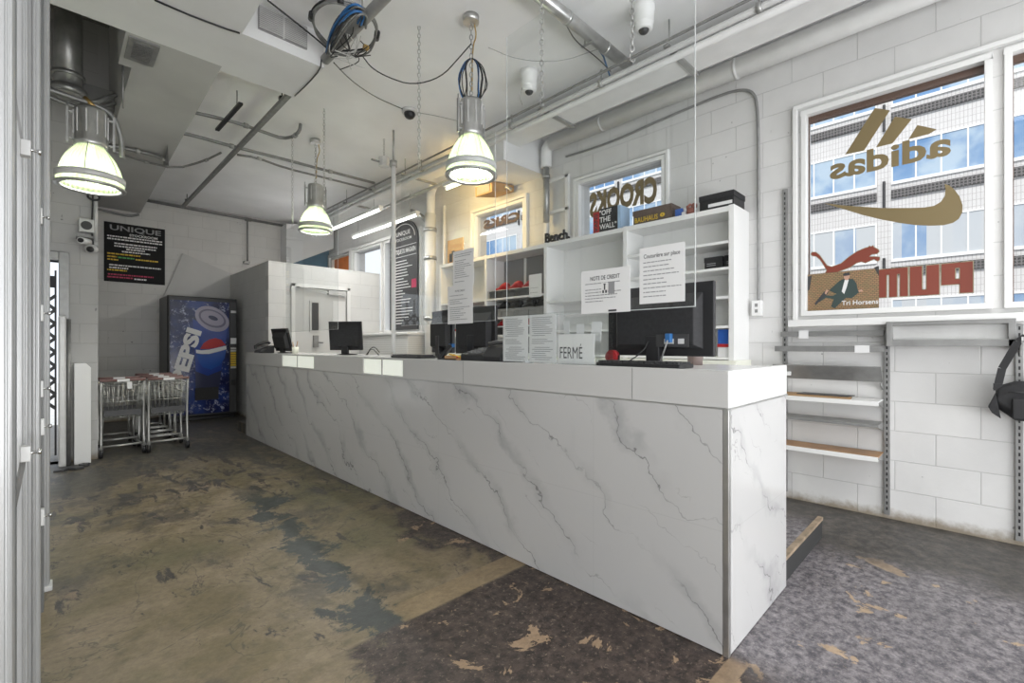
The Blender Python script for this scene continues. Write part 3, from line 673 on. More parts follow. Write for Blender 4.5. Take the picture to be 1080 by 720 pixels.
sheet('notice', 'upper of two crinkled sheets hanging at the middle screen', XP - .004, 2.245, 2.455, 1.535, 1.765, None, 14, 8)
sheet('notice', 'lower of two crinkled sheets hanging at the middle screen', XP - .006, 2.25, 2.51, 1.29, 1.54, 'VOTRE CREDIT', 13, 9, .012, hw=.4)
# standing double sheet holder and the FERME stand
t = thing('menu_stand', 'clear counter stand holding two text sheets side by side', 'stand', (1.83, 1.72, TOP))
for q, (y0, y1) in enumerate(((1.527, 1.712), (1.722, 1.917))):
    MB().box(1.829, 1.831, y0, y1, TOP + .004, 1.312).build('paper', M['paper'], t)
    l = MB(); rr = random.Random(q + 20)
    for i in range(22):
        if i in (10, 14): continue
        z = 1.295 - i * .0105; wd = (y1 - y0); L = wd * rr.uniform(.45, .8); off = (wd - L) / 2 if i in (6, 7, 8, 15, 16, 17, 21) else wd * .1
        l.rect((1.8275, y1 - off, z), (0, -L, 0), (0, 0, .003))
    l.build('text_lines', M['grey_ink'], t)
MB().box(1.824, 1.8265, 1.515, 1.92, TOP, 1.318).box(1.834, 1.837, 1.515, 1.92, TOP, 1.318).build('acrylic_sleeve', M['acrylic'], t)
MB().box(1.80, 1.87, 1.715, 1.735, TOP - .005, TOP + .012).build('foot', M['acrylic_edge'], t, .003)
t = thing('sign_stand', 'white FERMÉ sign in a clear stand on the counter edge', 'sign', (1.83, 1.4, TOP))
MB().box(1.829, 1.832, 1.29, 1.512, TOP + .002, 1.205).build('card', M['white'], t)
MB().text('FERMÉ', (1.8285, 1.50, 1.085), (0, -.14, 0), (0, 0, .072), 0.0).build('lettering', M['ink'], t)
MB().box(1.825, 1.828, 1.255, 1.513, TOP, 1.21).box(1.80, 1.88, 1.255, 1.513, TOP - .006, TOP + .002).build('acrylic_sleeve', M['acrylic'], t)
# clear sheet dispenser standing behind it
t = thing('paper_dispenser', 'clear acrylic holder with loose white slips behind the FERMÉ sign', 'holder', (1.93, 1.42, WT))
MB().box(1.925, 1.928, 1.28, 1.58, WT, 1.33).box(1.97, 1.973, 1.28, 1.58, WT, 1.30).box(1.925, 1.973, 1.28, 1.283, WT, 1.3).build('acrylic_holder', M['acrylic'], t)
for q, (y, z, h_) in enumerate(((1.55, 1.24, .08), (1.46, 1.20, .12), (1.36, 1.22, .10))): MB().obox((1.945, y, z), .002, .04 + .01 * q, h_, Matrix.Rotation(radians(4 * (q - 1)), 3, 'X')).build('slip', M['paper'], t)

# ------------------------------------------------------------------ monitors and counter gear
def monitor(cx, cy, yaw, w_, h_, zb, label, tilt=0, neck=True, detail=False, group='monitors on the counter'):
    """back of the screen looks along local -X before yaw"""
    t = thing('monitor', label, 'monitor', (cx, cy, WT), group); t.rotation_euler = (0, 0, yaw)
    h0 = zb - WT; R = Matrix.Rotation(tilt, 3, 'Y')
    def L(mb): mb.v = [R @ v for v in mb.v]; return mb
    def bl(mb, name, m, par, bev=0):
        mb.v = [v + wloc(par) for v in mb.v]; return mb.build(name, m, par, bev)
    sc = bl(L(MB().box(-.012, .012, -w_ / 2, w_ / 2, h0, h0 + h_)), 'screen_housing', M['black'], t, .004)
    bl(L(MB().box(.0121, .0135, -w_ / 2 + .02, w_ / 2 - .02, h0 + .02, h0 + h_ - .02)), 'display', M['dark'], t)
    b = MB(); a, c = w_ / 2 * .82, w_ / 2 * .72
    z0, z1 = h0 + h_ * .10, h0 + h_ * .86
    b.add([(-.012, -a, z0), (-.012, a, z0), (-.012, a, z1), (-.012, -a, z1), (-.05, -c, z0 + .02), (-.05, c, z0 + .02), (-.05, c, z1 - .06), (-.05, -c, z1 - .06)],
          [(4, 5, 6, 7), (0, 1, 5, 4), (1, 2, 6, 5), (2, 3, 7, 6), (3, 0, 4, 7)])
    bl(L(b), 'rear_shell', M['matte_black'], t, .004)
    if detail:
        bl(L(MB().box(-.056, -.05, -c * .9, -.02, h0 + h_ * .13, h0 + h_ * .30)), 'port_recess', M['dark'], t)
        bl(L(MB().box(-.060, -.0562, -c * .55, -c * .32, h0 + h_ * .17, h0 + h_ * .24).box(-.060, -.0562, -c * .80, -c * .66, h0 + h_ * .17, h0 + h_ * .24)), 'port_label', M['painted_metal'], t)
        bl(L(MB().box(-.085, -.056, -c * .53, -c * .40, h0 + h_ * .19, h0 + h_ * .31)), 'blue_video_plug', M['cable_blue'], t, .003)
        bl(MB().tube([(-.085, -c * .47, h0 + h_ * .22), (-.09, -c * .35, h0), (-.06, -c * .2, .01)], .004, 6, smooth=2), 'video_cable', M['grey_metal'], t)
        bl(MB().tube([(-.055, c * .1, h0 + h_ * .2), (-.09, c * .15, h0 + .02), (-.10, c * .6, .008)], .0035, 6, smooth=2), 'power_cable', M['black'], t)
    bl(MB().box(-.055, -.015, -.035, .035, .012, h0 + h_ * (.28 if detail else .4)), 'stand_neck', M['black'], t, .004)
    bl(MB().lathe([(.001, .0), (.10, .0), (.10, .008), (.03, .014), (.001, .014)], (0.01, 0, .0)), 'stand_base', M['black'], t)
    return t
m0 = monitor(2.13, 1.125, 0, .56, .345, 1.098, 'large black monitor seen from behind near the counter end', detail=True)
monitor(2.24, 3.05, radians(-12), .40, .34, 1.09, 'black monitor behind the creased notices, left one of the pair')
monitor(2.12, 2.50, radians(4), .40, .33, 1.09, 'black monitor behind the creased notices, right one of the pair')
monitor(2.2, 4.68, radians(38), .36, .30, 1.10, 'distant black monitor on slim stand, in front of the booth door', tilt=radians(-6))
monitor(2.12, 6.25, radians(12), .36, .29, 1.08, 'farthest tilted black monitor at the counter end by the desk phone', tilt=radians(-14))
# keyboard
def keyboard(x, y, label):
    t = thing('keyboard', label, 'keyboard', (x, y, WT), 'keyboards'); MB().box(x - .07, x + .07, y - .21, y + .21, WT + .0005, WT + .018).build('case', M['black'], t, .003)
    k = MB()
    for i in range(5):
        for j in range(15): k.box(x - .06 + i * .025, x - .04 + i * .025, y - .2 + j * .0272, y - .178 + j * .0272, WT + .018, WT + .027)
    k.build('keys', M['dark'], t)
keyboard(1.94, 1.10, 'black keyboard at the foot of the large monitor')
keyboard(2.02, 3.15, 'black keyboard beside the payment terminal, by the recessed panes')
t = thing('tape_roll', 'red tape dispenser beside the large monitor\'s stand', 'tape dispenser', (2.05, 1.33, WT))
MB().cyl((2.03, 1.33, WT + .04), (2.06, 1.33, WT + .04), .035, n=20).build('roll', M['red'], t); MB().box(2.02, 2.07, 1.28, 1.38, WT, WT + .015).box(2.04, 2.05, 1.29, 1.305, WT, WT + .05).build('holder', M['black'], t)
t = thing('cup', 'clear smoked tumbler behind the keyboard under the large monitor', 'cup', (2.32, 1.02, WT))
MB().lathe([(.001, .0), (.035, .0), (.042, .10), (.040, .10), (.033, .005), (.001, .005)], (2.32, 1.02, WT)).build('body', mat('smoked', (.35, .27, .25), .2), t)
MB().lathe([(.0405, .085), (.043, .085), (.043, .10), (.0405, .10), (.0405, .085)], (2.32, 1.02, WT)).build('rim', M['grey_metal'], t)
# payment terminal / desk phone
t = thing('payment_terminal', 'bulky black desk phone between the monitors and the menu stand', 'phone', (1.95, 2.15, WT))
MB().prism([(1.87, 2.36, WT), (2.07, 2.36, WT), (2.07, 2.36, WT + .09), (1.87, 2.36, WT + .045)], (0, -.22, 0)).build('base', M['black'], t, .008)
MB().prism([(1.86, 2.135, WT), (2.08, 2.135, WT), (2.08, 2.135, WT + .07), (2.02, 2.135, WT + .115), (1.90, 2.135, WT + .09), (1.86, 2.135, WT + .03)], (0, -.16, 0)).build('printer_housing', M['matte_black'], t, .008)
MB().tube([(1.90, 2.12, WT + .105), (1.93, 2.05, WT + .122), (1.95, 1.99, WT + .10)], .014, 8, smooth=1).build('handset', M['dark'], t)
k = MB()
for i in range(4):
    for j in range(3): k.box(1.885 + i * .03, 1.905 + i * .03, 2.19 + j * .045, 2.215 + j * .045, WT + .05 + i * .007, WT + .062 + i * .007)
k.build('keys', M['grey_metal'], t)
t = thing('card_reader', 'small black card reader leaning by a blue clip near the monitor pair', 'card reader', (1.95, 2.62, WT))
MB().bar((1.93, 2.66, WT + .01), (1.97, 2.58, WT + .10), .05, .025).build('body', M['black'], t, .004); MB().box(1.965, 1.99, 2.57, 2.61, WT + .085, WT + .11).build('blue_clip', M['cable_blue'], t); MB().box(1.92, 2.0, 2.60, 2.68, WT, WT + .014).build('base', M['dark'], t)
t = thing('desk_clutter_tray', 'shallow wooden tray of pens beside the card reader', 'tray', (1.93, 2.48, WT))
MB().box(1.88, 1.98, 2.42, 2.54, WT, WT + .01).box(1.88, 1.885, 2.42, 2.54, WT, WT + .03).box(1.975, 1.98, 2.42, 2.54, WT, WT + .03).build('tray', M['wood'], t)
MB().cyl((1.90, 2.43, WT + .02), (1.95, 2.53, WT + .035), .005).build('red_pen', M['red'], t); MB().cyl((1.93, 2.43, WT + .02), (1.91, 2.53, WT + .04), .005).build('yellow_pen', M['yellow'], t)
# far desk phone
def phone(x, y, label):
    t = thing('desk_phone', label, 'phone', (x, y, WT)); MB().prism([(x - .09, y + .09, WT), (x + .09, y + .09, WT), (x + .09, y + .09, WT + .10), (x - .09, y + .09, WT + .03)], (0, -.2, 0)).build('base', M['black'], t, .006)
    MB().tube([(x - .08, y + .06, WT + .06), (x - .09, y + .07, WT + .09), (x + .06, y + .07, WT + .15), (x + .09, y + .06, WT + .12)], .018, 8, smooth=1).build('handset', M['black'], t)
    MB().box(x - .03, x + .05, y - .09, y + .02, WT + .08, WT + .09).build('keypad', M['dark'], t)
phone(1.94, 6.48, 'black desk phone at the far end of the counter')
t = thing('charger_stand', 'thin black arched stand at the counter\'s far side right of the distant monitor', 'stand', (2.3, 4.3, WT))
MB().tube([(2.3, 4.42, WT), (2.3, 4.38, WT + .06), (2.3, 4.28, WT + .09), (2.3, 4.18, WT + .03)], .005, 6, smooth=2).tube([(2.25, 4.36, WT), (2.3, 4.33, WT + .075), (2.36, 4.30, WT)], .005, 6, smooth=1).build('wire', M['black'], t)
t = thing('pen_cup', 'small cream cup with pens beside the farthest monitor', 'cup', (2.1, 5.85, WT))
MB().lathe([(.001, 0), (.035, 0), (.038, .08), (.034, .08), (.031, .006), (.001, .006)], (2.1, 5.85, WT)).build('cup', M['cream'], t); MB().cyl((2.1, 5.85, WT + .01), (2.12, 5.83, WT + .15), .005).cyl((2.09, 5.86, WT + .01), (2.08, 5.88, WT + .14), .005).build('pens', M['wood'], t)
# heater cabinet under the far windows
t = thing('radiator_cover', 'white ribbed radiator cabinet under the windows beside the booth', 'radiator', (3.75, 6.25, .0))
MB().box(3.55, XW - .045, 5.66, 7.1, .0, 1.30).build('ribbed_cabinet', M['ribbed'], t, .004); MB().box(3.53, XW - .052, 5.64, 7.12, 1.30, 1.335).build('cover_top', M['white'], t, .006)
# white pole behind the counter
t = thing('support_pole', 'slim white pole rising behind the counter to the ceiling pipes', 'pole', (2.6, 4.425, .12))
MB().cyl((2.6, 4.425, .12), (2.6, 4.425, 3.08), .024, n=16).build('tube', M['pipe_white'], t); MB().cyl((2.6, 4.425, .12), (2.6, 4.425, .13), .07, n=20).build('floor_flange', M['pipe_white'], t)
MB().cyl((2.6, 4.425, 3.06), (2.6, 4.425, 3.12), .04, n=16).cyl((2.6, 4.425, 3.12), (2.6, 4.425, ZC), .012).build('ceiling_fitting', M['galv'], t)

# ------------------------------------------------------------------ high-bay pendant lamps
def lamp(x, y, zr, dia, ztop, label, canopy=True):
    t = thing('pendant_lamp', label, 'lamp', (x, y, zr), 'industrial pendant lamps'); s = dia / .35
    def q(mb): mb.v = [V((x, y, zr)) + v * s for v in mb.v]; return mb
    q(MB().lathe([(.172, 0), (.170, .04), (.163, .09), (.149, .14), (.127, .19), (.100, .23), (.078, .262), (.074, .262), (.096, .23), (.123, .19), (.145, .14), (.159, .09), (.166, .04), (.168, 0)], n=48)).build('glass_shade', M['shade_glass'], t)
    q(MB().lathe([(.178, .035), (.178, .075), (.170, .078), (.164, .06), (.170, .035), (.178, .035)], n=48)).build('band', M['painted_metal'], t)
    q(MB().lathe([(.150, -.004), (.180, -.006), (.182, .004), (.176, .010), (.150, .006), (.150, -.004)], n=48)).build('rim_ring', M['steel'], t)
    h = q(MB().lathe([(.001, .262), (.085, .262), (.090, .29), (.083, .305), (.083, .50), (.075, .52), (.001, .52)], n=28)).build('ballast_housing', M['steel'], t)
    f = MB()
    for k in range(10):
        a = 2 * pi * k / 10; f.bar((.086 * cos(a), .086 * sin(a), .34), (.086 * cos(a), .086 * sin(a), .49), .006, .006)
    q(f).build('cooling_fins', M['painted_metal'], t)
    b = MB()
    for sg in (-1, 1):
        b.bar((sg * .115, 0, .27), (sg * .115, 0, .50), .016, .012).bar((sg * .08, 0, .47), (sg * .118, 0, .47), .012, .012).bar((sg * .08, 0, .30), (sg * .118, 0, .30), .012, .012).cyl((sg * .115, 0, .44), (sg * .115, 0, .53), .005)
    q(b).build('side_bracket', M['galv'], t)
    g = MB()
    for k in range(6):
        a = 2 * pi * k / 6 + .3; g.tube([(.178 * cos(a), .178 * sin(a), .04), (.166 * cos(a), .166 * sin(a), .09), (.152 * cos(a), .152 * sin(a), .14), (.130 * cos(a), .130 * sin(a), .19), (.103 * cos(a), .103 * sin(a), .235), (.085 * cos(a), .085 * sin(a), .27)], .0022, 5)
    q(g).build('wire_guard', M['galv'], t)
    q(MB().sphere((0, 0, .185), .034, sc=(1, 1, 1.35)).cyl((0, 0, .22), (0, 0, .30), .022)).build('bulb', M['bulb'], t)
    MB().tube([(x, y - .0, zr + .52 * s), (x + .015, y, zr + .54 * s), (x, y, zr + .57 * s), (x - .015, y, zr + .54 * s)], .005, 6, True).chain((x, y, zr + .56 * s), (x, y, ztop), .040, .0032, .011).build('chain', M['galv'], t)
    if canopy:
        MB().cyl((x, y, ztop - .045), (x, y, ztop), .055, n=24).build('canopy', M['steel'], t)
        MB().tube([(x + .03, y, ztop - .04), (x + .05, y, ztop - .12), (x + .012, y, ztop - .2), (x + .008, y, zr + .6 * s)], .005, 6, smooth=2).build('power_cord', M['brass'], t)
    light('lamp_glow', 'POINT', (x, y, zr + .10), 30, (1, 1, .92), .03).parent = None
    return t
lamp(2.085, 2.509, 2.335, .35, ZC, 'large lit pendant lamp over the counter, with coiled blue cable above')
lamp(2.10, 5.24, 2.42, .35, ZC, 'smallest-looking lit pendant lamp hanging above the counter\'s far half')
lamp(.20, 4.45, 2.27, .375, 2.86, 'green-tinted pendant lamp in the recess left of the soffit beam', False)
# coiled cable round the chain of the near lamp
t = thing('cable_coil', 'oval coil of blue and black cable tied on the lamp chain', 'cable', (2.085, 2.509, 3.1))
R0 = ray(497, 60); sx = V((cos(ANG), -sin(ANG), 0))
for k in range(7):
    c = V((2.085, 2.509, 2.995)); a = .055 + .016 * random.random(); off = sx * random.uniform(-.03, .05)
    pts = [c + off * (1 - abs(cos(2 * pi * i / 14))) + sx * a * (1 + .3 * random.random()) * sin(2 * pi * i / 14) + V((0, 0, .165 * cos(2 * pi * i / 14))) + V((.01 * k / 7, 0, 0)) for i in range(14)]
    MB().tube(pts, .0038, 5, True, 1).build('cable_loop', M['cable_blue'] if k in (2, 5) else M['black'], t)

# ------------------------------------------------------------------ ceiling services
def pipe(name, label, pts, r, m, cat='pipe', sm=0, n=10, extra=None, group=None):
    t = thing(name, label, cat, pts[0], group); MB().tube(pts, r, n, smooth=sm).build('run', m, t)
    if extra: extra(t)
    return t
# large white insulated pipe along the window wall
def ex(t):
    MB().tube([(3.82, 3.24, 3.32), (3.83, 3.32, 3.31), (3.86, 3.36, 3.24), (3.86, 3.36, 3.10)], .060, 14, smooth=1).build('elbow', M['pipe_white'], t)
    MB().cyl((3.86, 3.36, 3.12), (3.86, 3.36, 2.5), .035, n=14).cyl((3.86, 3.36, 2.98), (3.86, 3.36, 3.02), .045, n=14).build('down_pipe', M['galv'], t)
    for y in (-.2, 1.35, 2.6): MB().lathe([(.083, -.012), (.083, .012)], (0, 0, 0)).build('joint_band', M['pipe_white'], t) if False else MB().cyl((3.82, y - .012, 3.32), (3.82, y + .012, 3.32), .080, n=20).build('joint_band', M['painted_metal'], t)
pipe('insulated_pipe', 'thick white insulated pipe high along the window wall', [(3.82, -3, 3.32), (3.82, 3.25, 3.32)], .075, M['pipe_white'], extra=ex, n=20)
# strut tray with hangers
t = thing('cable_tray', 'wide grey channel tray running along below the ceiling by the windows', 'cable tray', (3.4, 2, 3.27))
MB().box(3.28, 3.53, -3, 7.9, 3.255, 3.262).box(3.28, 3.29, -3, 7.9, 3.262, 3.30).box(3.52, 3.53, -3, 7.9, 3.262, 3.30).build('channel', M['pipe_white'], t)
for y in (.4, 1.55, 2.75, 5.0, 6.6): MB().box(3.05, 3.56, y - .02, y + .02, 3.235, 3.254).cyl((3.10, y, 3.25), (3.10, y, ZC), .006).cyl((3.54, y, 3.25), (3.54, y, ZC), .006).build('hanger', M['galv'], t)
pipe('white_pipe', 'white painted pipe beside the channel tray, running full length', [(3.17, -3, 3.21), (3.17, 7.9, 3.21)], .026, M['pipe_white'])
def ex(t):
    for y in (.95, 2.1, 3.1, 4.6, 5.7): MB().cyl((3.07, y - .015, 3.21), (3.07, y + .015, 3.21), .032).cyl((3.07, y, 3.22), (3.07, y, 3.30), .006).sphere((3.07, y, 3.305), .012).build('pipe_clamp', M['galv'], t)
pipe('steel_pipe', 'bare steel pipe with clamp bolts at the tray\'s room side', [(3.07, -3, 3.21), (3.07, 7.9, 3.21)], .020, M['painted_metal'], extra=ex)
pipe('thin_conduit', 'thin grey conduit riding on top of the channel tray', [(3.44, -3, 3.275), (3.40, 1.2, 3.275), (3.44, 3.0, 3.275), (3.40, 7.8, 3.275)], .012, M['conduit'])
pipe('thin_conduit', 'thin grey conduit tucked between insulated pipe and tray', [(3.56, -3, 3.29), (3.575, 3.3, 3.29)], .011, M['grey_metal'])
pipe('thin_conduit', 'thin black conduit along the top of the pipe bundle', [(2.99, -3, 3.235), (2.99, 3.0, 3.235), (3.02, 7.9, 3.25)], .010, M['conduit'])
pipe('steel_pipe', 'steel pipe between the tray and the insulated white pipe', [(3.62, -3, 3.335), (3.62, 3.40, 3.335)], .018, M['painted_metal'])
pipe('steel_pipe', 'lower steel pipe of the far pipe run above the booth', [(3.42, 4.1, 3.14), (3.42, 8.4, 3.14)], .022, M['steel'])
# fluorescent battens
def batten(x, y0, y1, z, label, m, w_=.07):
    t = thing('fluorescent_batten', label, 'light fixture', (x, (y0 + y1) / 2, z), 'fluorescent battens'); MB().box(x - w_ / 2, x + w_ / 2, y0, y1, z + .03, z + .07).build('housing', M['white'], t, .003)
    MB().cyl((x, y0 + .03, z + .012), (x, y1 - .03, z + .012), .016, n=12).build('tube', m, t); MB().box(x - .015, x + .015, y0, y0 + .03, z, z + .03).box(x - .015, x + .015, y1 - .03, y1, z, z + .03).build('lamp_holder', M['white'], t)
    for y in (y0 + .2, y1 - .2): MB().cyl((x, y, z + .07), (x, y, ZC), .004).build('hanger_rod', M['galv'], t)
batten(3.30, 5.95, 7.7, 3.05, 'lit tube batten under the pipes, upper one above the booth', M['tube_lit'])
batten(3.68, 5.6, 7.6, 2.98, 'lit tube batten closest to the far windows', M['tube_lit'])
batten(3.25, 3.66, 4.38, 2.95, 'warm lit tube batten right behind the near pendant lamp', M['tube_warm'], .09)
for q, (x, y) in enumerate(((2.6, -.9), (.9, -1.4))):  # unlit fittings added out of view above the overhead fill panels
    t = thing('fluorescent_batten', ('added unseen ceiling tube fitting over the right side of the entrance', 'added unseen ceiling tube fitting over the left side of the entrance')[q], 'light fixture', (x, y, 3.15), 'fluorescent battens')
    zc = ZC if x > .9 else ZL
    MB().box(x - .6, x + .6, y - .8, y + .8, zc - .06, zc - .001).build('housing', M['white'], t, .003)
    for k in range(3): MB().cyl((x - .4 + k * .4, y - .75, zc - .075), (x - .4 + k * .4, y + .75, zc - .075), .016).build('tube', M['white'], t)
# galvanised duct crossing the ceiling with blue cable
def ex(t):
    MB().tube([(2.0, 1.97, 3.40), (2.5, 2.0, 3.40), (2.95, 2.02, 3.39), (3.2, 2.1, 3.30)], .006, 6, smooth=1).build('blue_cable', M['cable_blue'], t)
    MB().cyl((2.72, 2.0, 3.30), (2.72, 2.0, ZC), .006).bar((2.72, 1.93, 3.30), (2.72, 2.03, 3.30), .02, .006).build('hanger', M['galv'], t)
    for x in (2.45, 2.9): MB().cyl((x, 1.955, 3.35), (x + .02, 1.955, 3.35), .046, n=18).build('joint_band', M['steel'], t)
    MB().tube([(2.5, 1.99, 3.33), (2.65, 2.03, 3.31), (2.85, 1.98, 3.26), (3.05, 2.0, 3.25)], .004, 5, smooth=2).build('loose_cable', M['black'], t)
pipe('galvanised_duct', 'silver duct crossing the ceiling into the pipe bundle', [(1.9, 1.955, 3.35), (3.22, 1.955, 3.35)], .042, M['steel'], extra=ex, n=18)
# big pipe upper centre with cable mess
def ex(t):
    for y in (2.95, 2.45): MB().cyl((1.445, y, 3.29), (1.445, y + .03, 3.29), .042, n=16).build('coupling', M['galv'], t)
    MB().cyl((1.445, 2.85, 3.30), (1.445, 2.85, ZC), .006).build('hanger', M['galv'], t)
pipe('black_pipe', 'dark steel pipe at top centre ending in tangled cables', [(1.445, -1.5, 3.29), (1.445, 3.22, 3.27), (1.43, 3.40, 3.25)], .034, M['grey_metal'], extra=ex, n=14)
t = thing('cable_tangle', 'tangle of blue, black and grey cables around the dark pipe', 'cables', at(365, 35, Z=3.25))
def pxp(px, py, z): return at(px, py, Z=z)
ring = [pxp(*p, 3.27) for p in ((345, 48), (333, 35), (328, 18), (335, 6), (352, 1), (372, 5), (390, 15), (398, 30), (396, 45), (388, 55), (368, 58), (352, 55))]
for dz, m in ((0, M['conduit']), (.012, M['grey_metal']), (.022, M['black']), (-.01, M['conduit'])):
    MB().tube([p + V((random.uniform(-.01, .01), random.uniform(-.01, .01), dz)) for p in ring], .0065, 6, True, 2).build('cable_loop', m, t)
for a_, b_ in (((329, 14), (328, 20)), ((356, 1), (363, 2)), ((398, 34), (397, 41))): MB().cyl(pxp(*a_, 3.275), pxp(*b_, 3.275), .019).build('cable_tie', M['black'], t)
for k in range(12):
    o_ = V((random.uniform(-.03, .03), random.uniform(-.03, .03), random.uniform(-.035, .02)))
    m = M['cable_blue'] if k % 3 == 0 else M['black'] if k % 3 == 1 else M['conduit']
    MB().tube([pxp(346, 56, 3.24) + o_ * .4, pxp(352, 40, 3.22) + o_, pxp(362, 22, 3.22) + o_ * 1.2, pxp(375, 10, 3.23) + o_, pxp(386, 14, 3.25) + o_ * .5, pxp(382, 26, 3.24) + o_], .0075, 6, smooth=2).build('cable', m, t)
for k in range(11):
    a = (random.uniform(352, 392), random.uniform(28, 45)); b = (a[0] + random.uniform(-12, 12), a[1] + random.uniform(8, 20)); c = (random.uniform(345, 390), random.uniform(50, 64)); d_ = (random.uniform(348, 395), random.uniform(45, 75))
    MB().tube([pxp(*a, 3.24), pxp(*b, 3.20), pxp(*c, 3.18), pxp(*d_, 3.17)], .0035, 5, smooth=2).build('loose_wire', M['black'] if k % 2 else M['painted_metal'], t)
MB().obox(pxp(386, 50, 3.2), .035, .025, .025).build('brass_connector', M['brass'], t)
# loose wires over the ceiling
def wire(label, pts, z, r=.004, m=None, sm=2):
    o = MB().tube([at(*p[:2], Z=(p[2] if len(p) > 2 else z)) for p in pts], r, 6, smooth=sm).build('hanging_wire', m or M['black']); return tag(o, label, 'wire')
wire('black wire sagging from the cable tangle to the near lamp chain', [(383, 60, 3.19), (392, 72, 3.1), (410, 82, 3.05), (435, 90, 3.02), (465, 82, 3.05), (485, 60, 3.1), (497, 46, 3.15)], 3.1, .004)
wire('black wire running from the tangle down to the ceiling dome camera', [(352, 66, 3.17), (370, 85, 3.3), (395, 102, 3.42), (420, 113, 3.43), (432, 118, 3.44)], 3.4, .004)
wire('pale wire along the ceiling from the dome camera toward the lamp', [(436, 118, 3.44), (460, 122, 3.44), (485, 128, 3.44)], 3.44, .003, M['grey_metal'])
wire('black wire edging the soffit box at the top left', [(163, 0, 3.195), (200, 16, 3.195), (240, 31, 3.195), (253, 35, 3.195)], 3.195, .006, sm=0)
wire('twin black wire crossing the top of the vent grille', [(282, 0, 3.42), (310, 22, 3.35), (335, 42, 3.28), (346, 52, 3.24)], 3.3, .006)
wire('short black wire dropping from the cable tangle across the soffit edge', [(339, 63, 3.19), (338, 73, 3.19), (325, 88, 3.19), (311, 101, 3.19)], 3.19, .005, sm=1)
wire('thin pale wire arcing from the lamp chain to the silver duct', [(515, 50, 3.3), (545, 63, 3.25), (590, 66, 3.25), (630, 52, 3.3)], 3.3, .0025, M['grey_metal'])
# hanging strut, black rod strut, conduits at mid ceiling
def ex(t):
    for y in (4.4, 8.5): MB().cyl((1.465, y, 3.33), (1.465, y, ZC), .006).box(1.44, 1.49, y - .02, y + .02, 3.345, 3.37).build('hanger', M['black'], t)
t = thing('strut_channel', 'long dark strut channel hung under the far ceiling', 'strut', (1.465, 6.5, 3.34)); MB().box(1.445, 1.485, 4.22, 8.85, 3.31, 3.345).build('channel', M['conduit'], t)
ex(t)
t = thing('strut_channel', 'short black strut piece on a threaded rod beside the soffit beam', 'strut', at(242, 122, Z=3.3)); MB().bar(at(229, 137, Z=3.3), at(254, 109, Z=3.3), .035, .02).build('channel', M['black'], t)
p = at(250, 113, Z=3.3); MB().cyl(p, (p.x, p.y, ZC), .006).build('threaded_rod', M['conduit'], t)
def cpipe(label, pts, r, z=3.36, n=8, fit=True):
    P_ = [at(*p[:2], Z=(p[2] if len(p) > 2 else z)) for p in pts]; t = thing('conduit', label, 'conduit', P_[0]); MB().tube(P_, r, n, smooth=1).build('run', M['conduit'], t)
    if fit:
        for i in (len(P_) // 3, 2 * len(P_) // 3):
            a, b = P_[i], P_[min(i + 1, len(P_) - 1)]; d_ = (b - a).normalized(); MB().cyl(a + d_ * .02, a + d_ * .06, r * 1.45).build('coupling', M['galv'], t)
    return t
cpipe('grey conduit crossing above the strut and hooking up to the ceiling', [(197, 117), (225, 123), (255, 131), (283, 141), (298, 146), (310, 144), (316, 138), (317, 131, 3.44)], .017)
cpipe('upper of two parallel conduits crossing the far ceiling', [(184, 139), (205, 143), (240, 153), (300, 168), (345, 180), (395, 193)], .018, 3.34)
cpipe('lower of two parallel conduits crossing the far ceiling', [(250, 163), (270, 166), (300, 177), (345, 188), (392, 200)], .014, 3.34)
cpipe('pair-leading conduit from the recess past the triangular bracket', [(115, 153, 3.17), (140, 158, 3.17), (168, 165, 3.17), (176, 170, 3.17)], .020, 3.17)
cpipe('thin conduit bending from the beam up to the long strut', [(120, 160, 3.17), (150, 170, 3.17), (185, 178, 3.2), (215, 170, 3.3), (233, 161, 3.36)], .012, 3.2)
t = tag(MB().prism([at(177, 152, Z=3.19), at(172, 171, Z=3.19), at(178, 172, Z=3.19)], (0, 0, -.03)).build('bracket', M['conduit']), 'dark triangular bracket at the beam edge over the conduits', 'bracket')
# back wall pipe and drop
t = thing('sprinkler_pipe', 'dark pipe along the top of the back wall with a drop', 'pipe', (2, 9.1, 3.38)); MB().cyl((1.05, 9.12, 3.40), (3.05, 9.12, 3.37), .024).build('run', M['conduit'], t)
pz = at(261, 232, Y=9.12); MB().cyl((pz.x, 9.12, 3.37), (pz.x, 9.12, 2.62), .012).box(pz.x - .06, pz.x + .03, 9.08, 9.16, 2.59, 2.63).build('drop', M['conduit'], t); MB().cyl((pz.x - .04, 9.12, 3.375), (pz.x + .06, 9.12, 3.375), .034).build('tee', M['conduit'], t)
t = thing('conduit', 'bent conduit under the beam right above the black poster', 'conduit', (.5, 9.1, 3.1)); MB().tube([(.345, 9.15, 3.16), (.55, 9.15, 3.15), (.80, 9.15, 3.12), (.88, 9.15, 3.13), (.96, 9.15, 3.17)], .018, 8, smooth=2).build('run', M['conduit'], t)
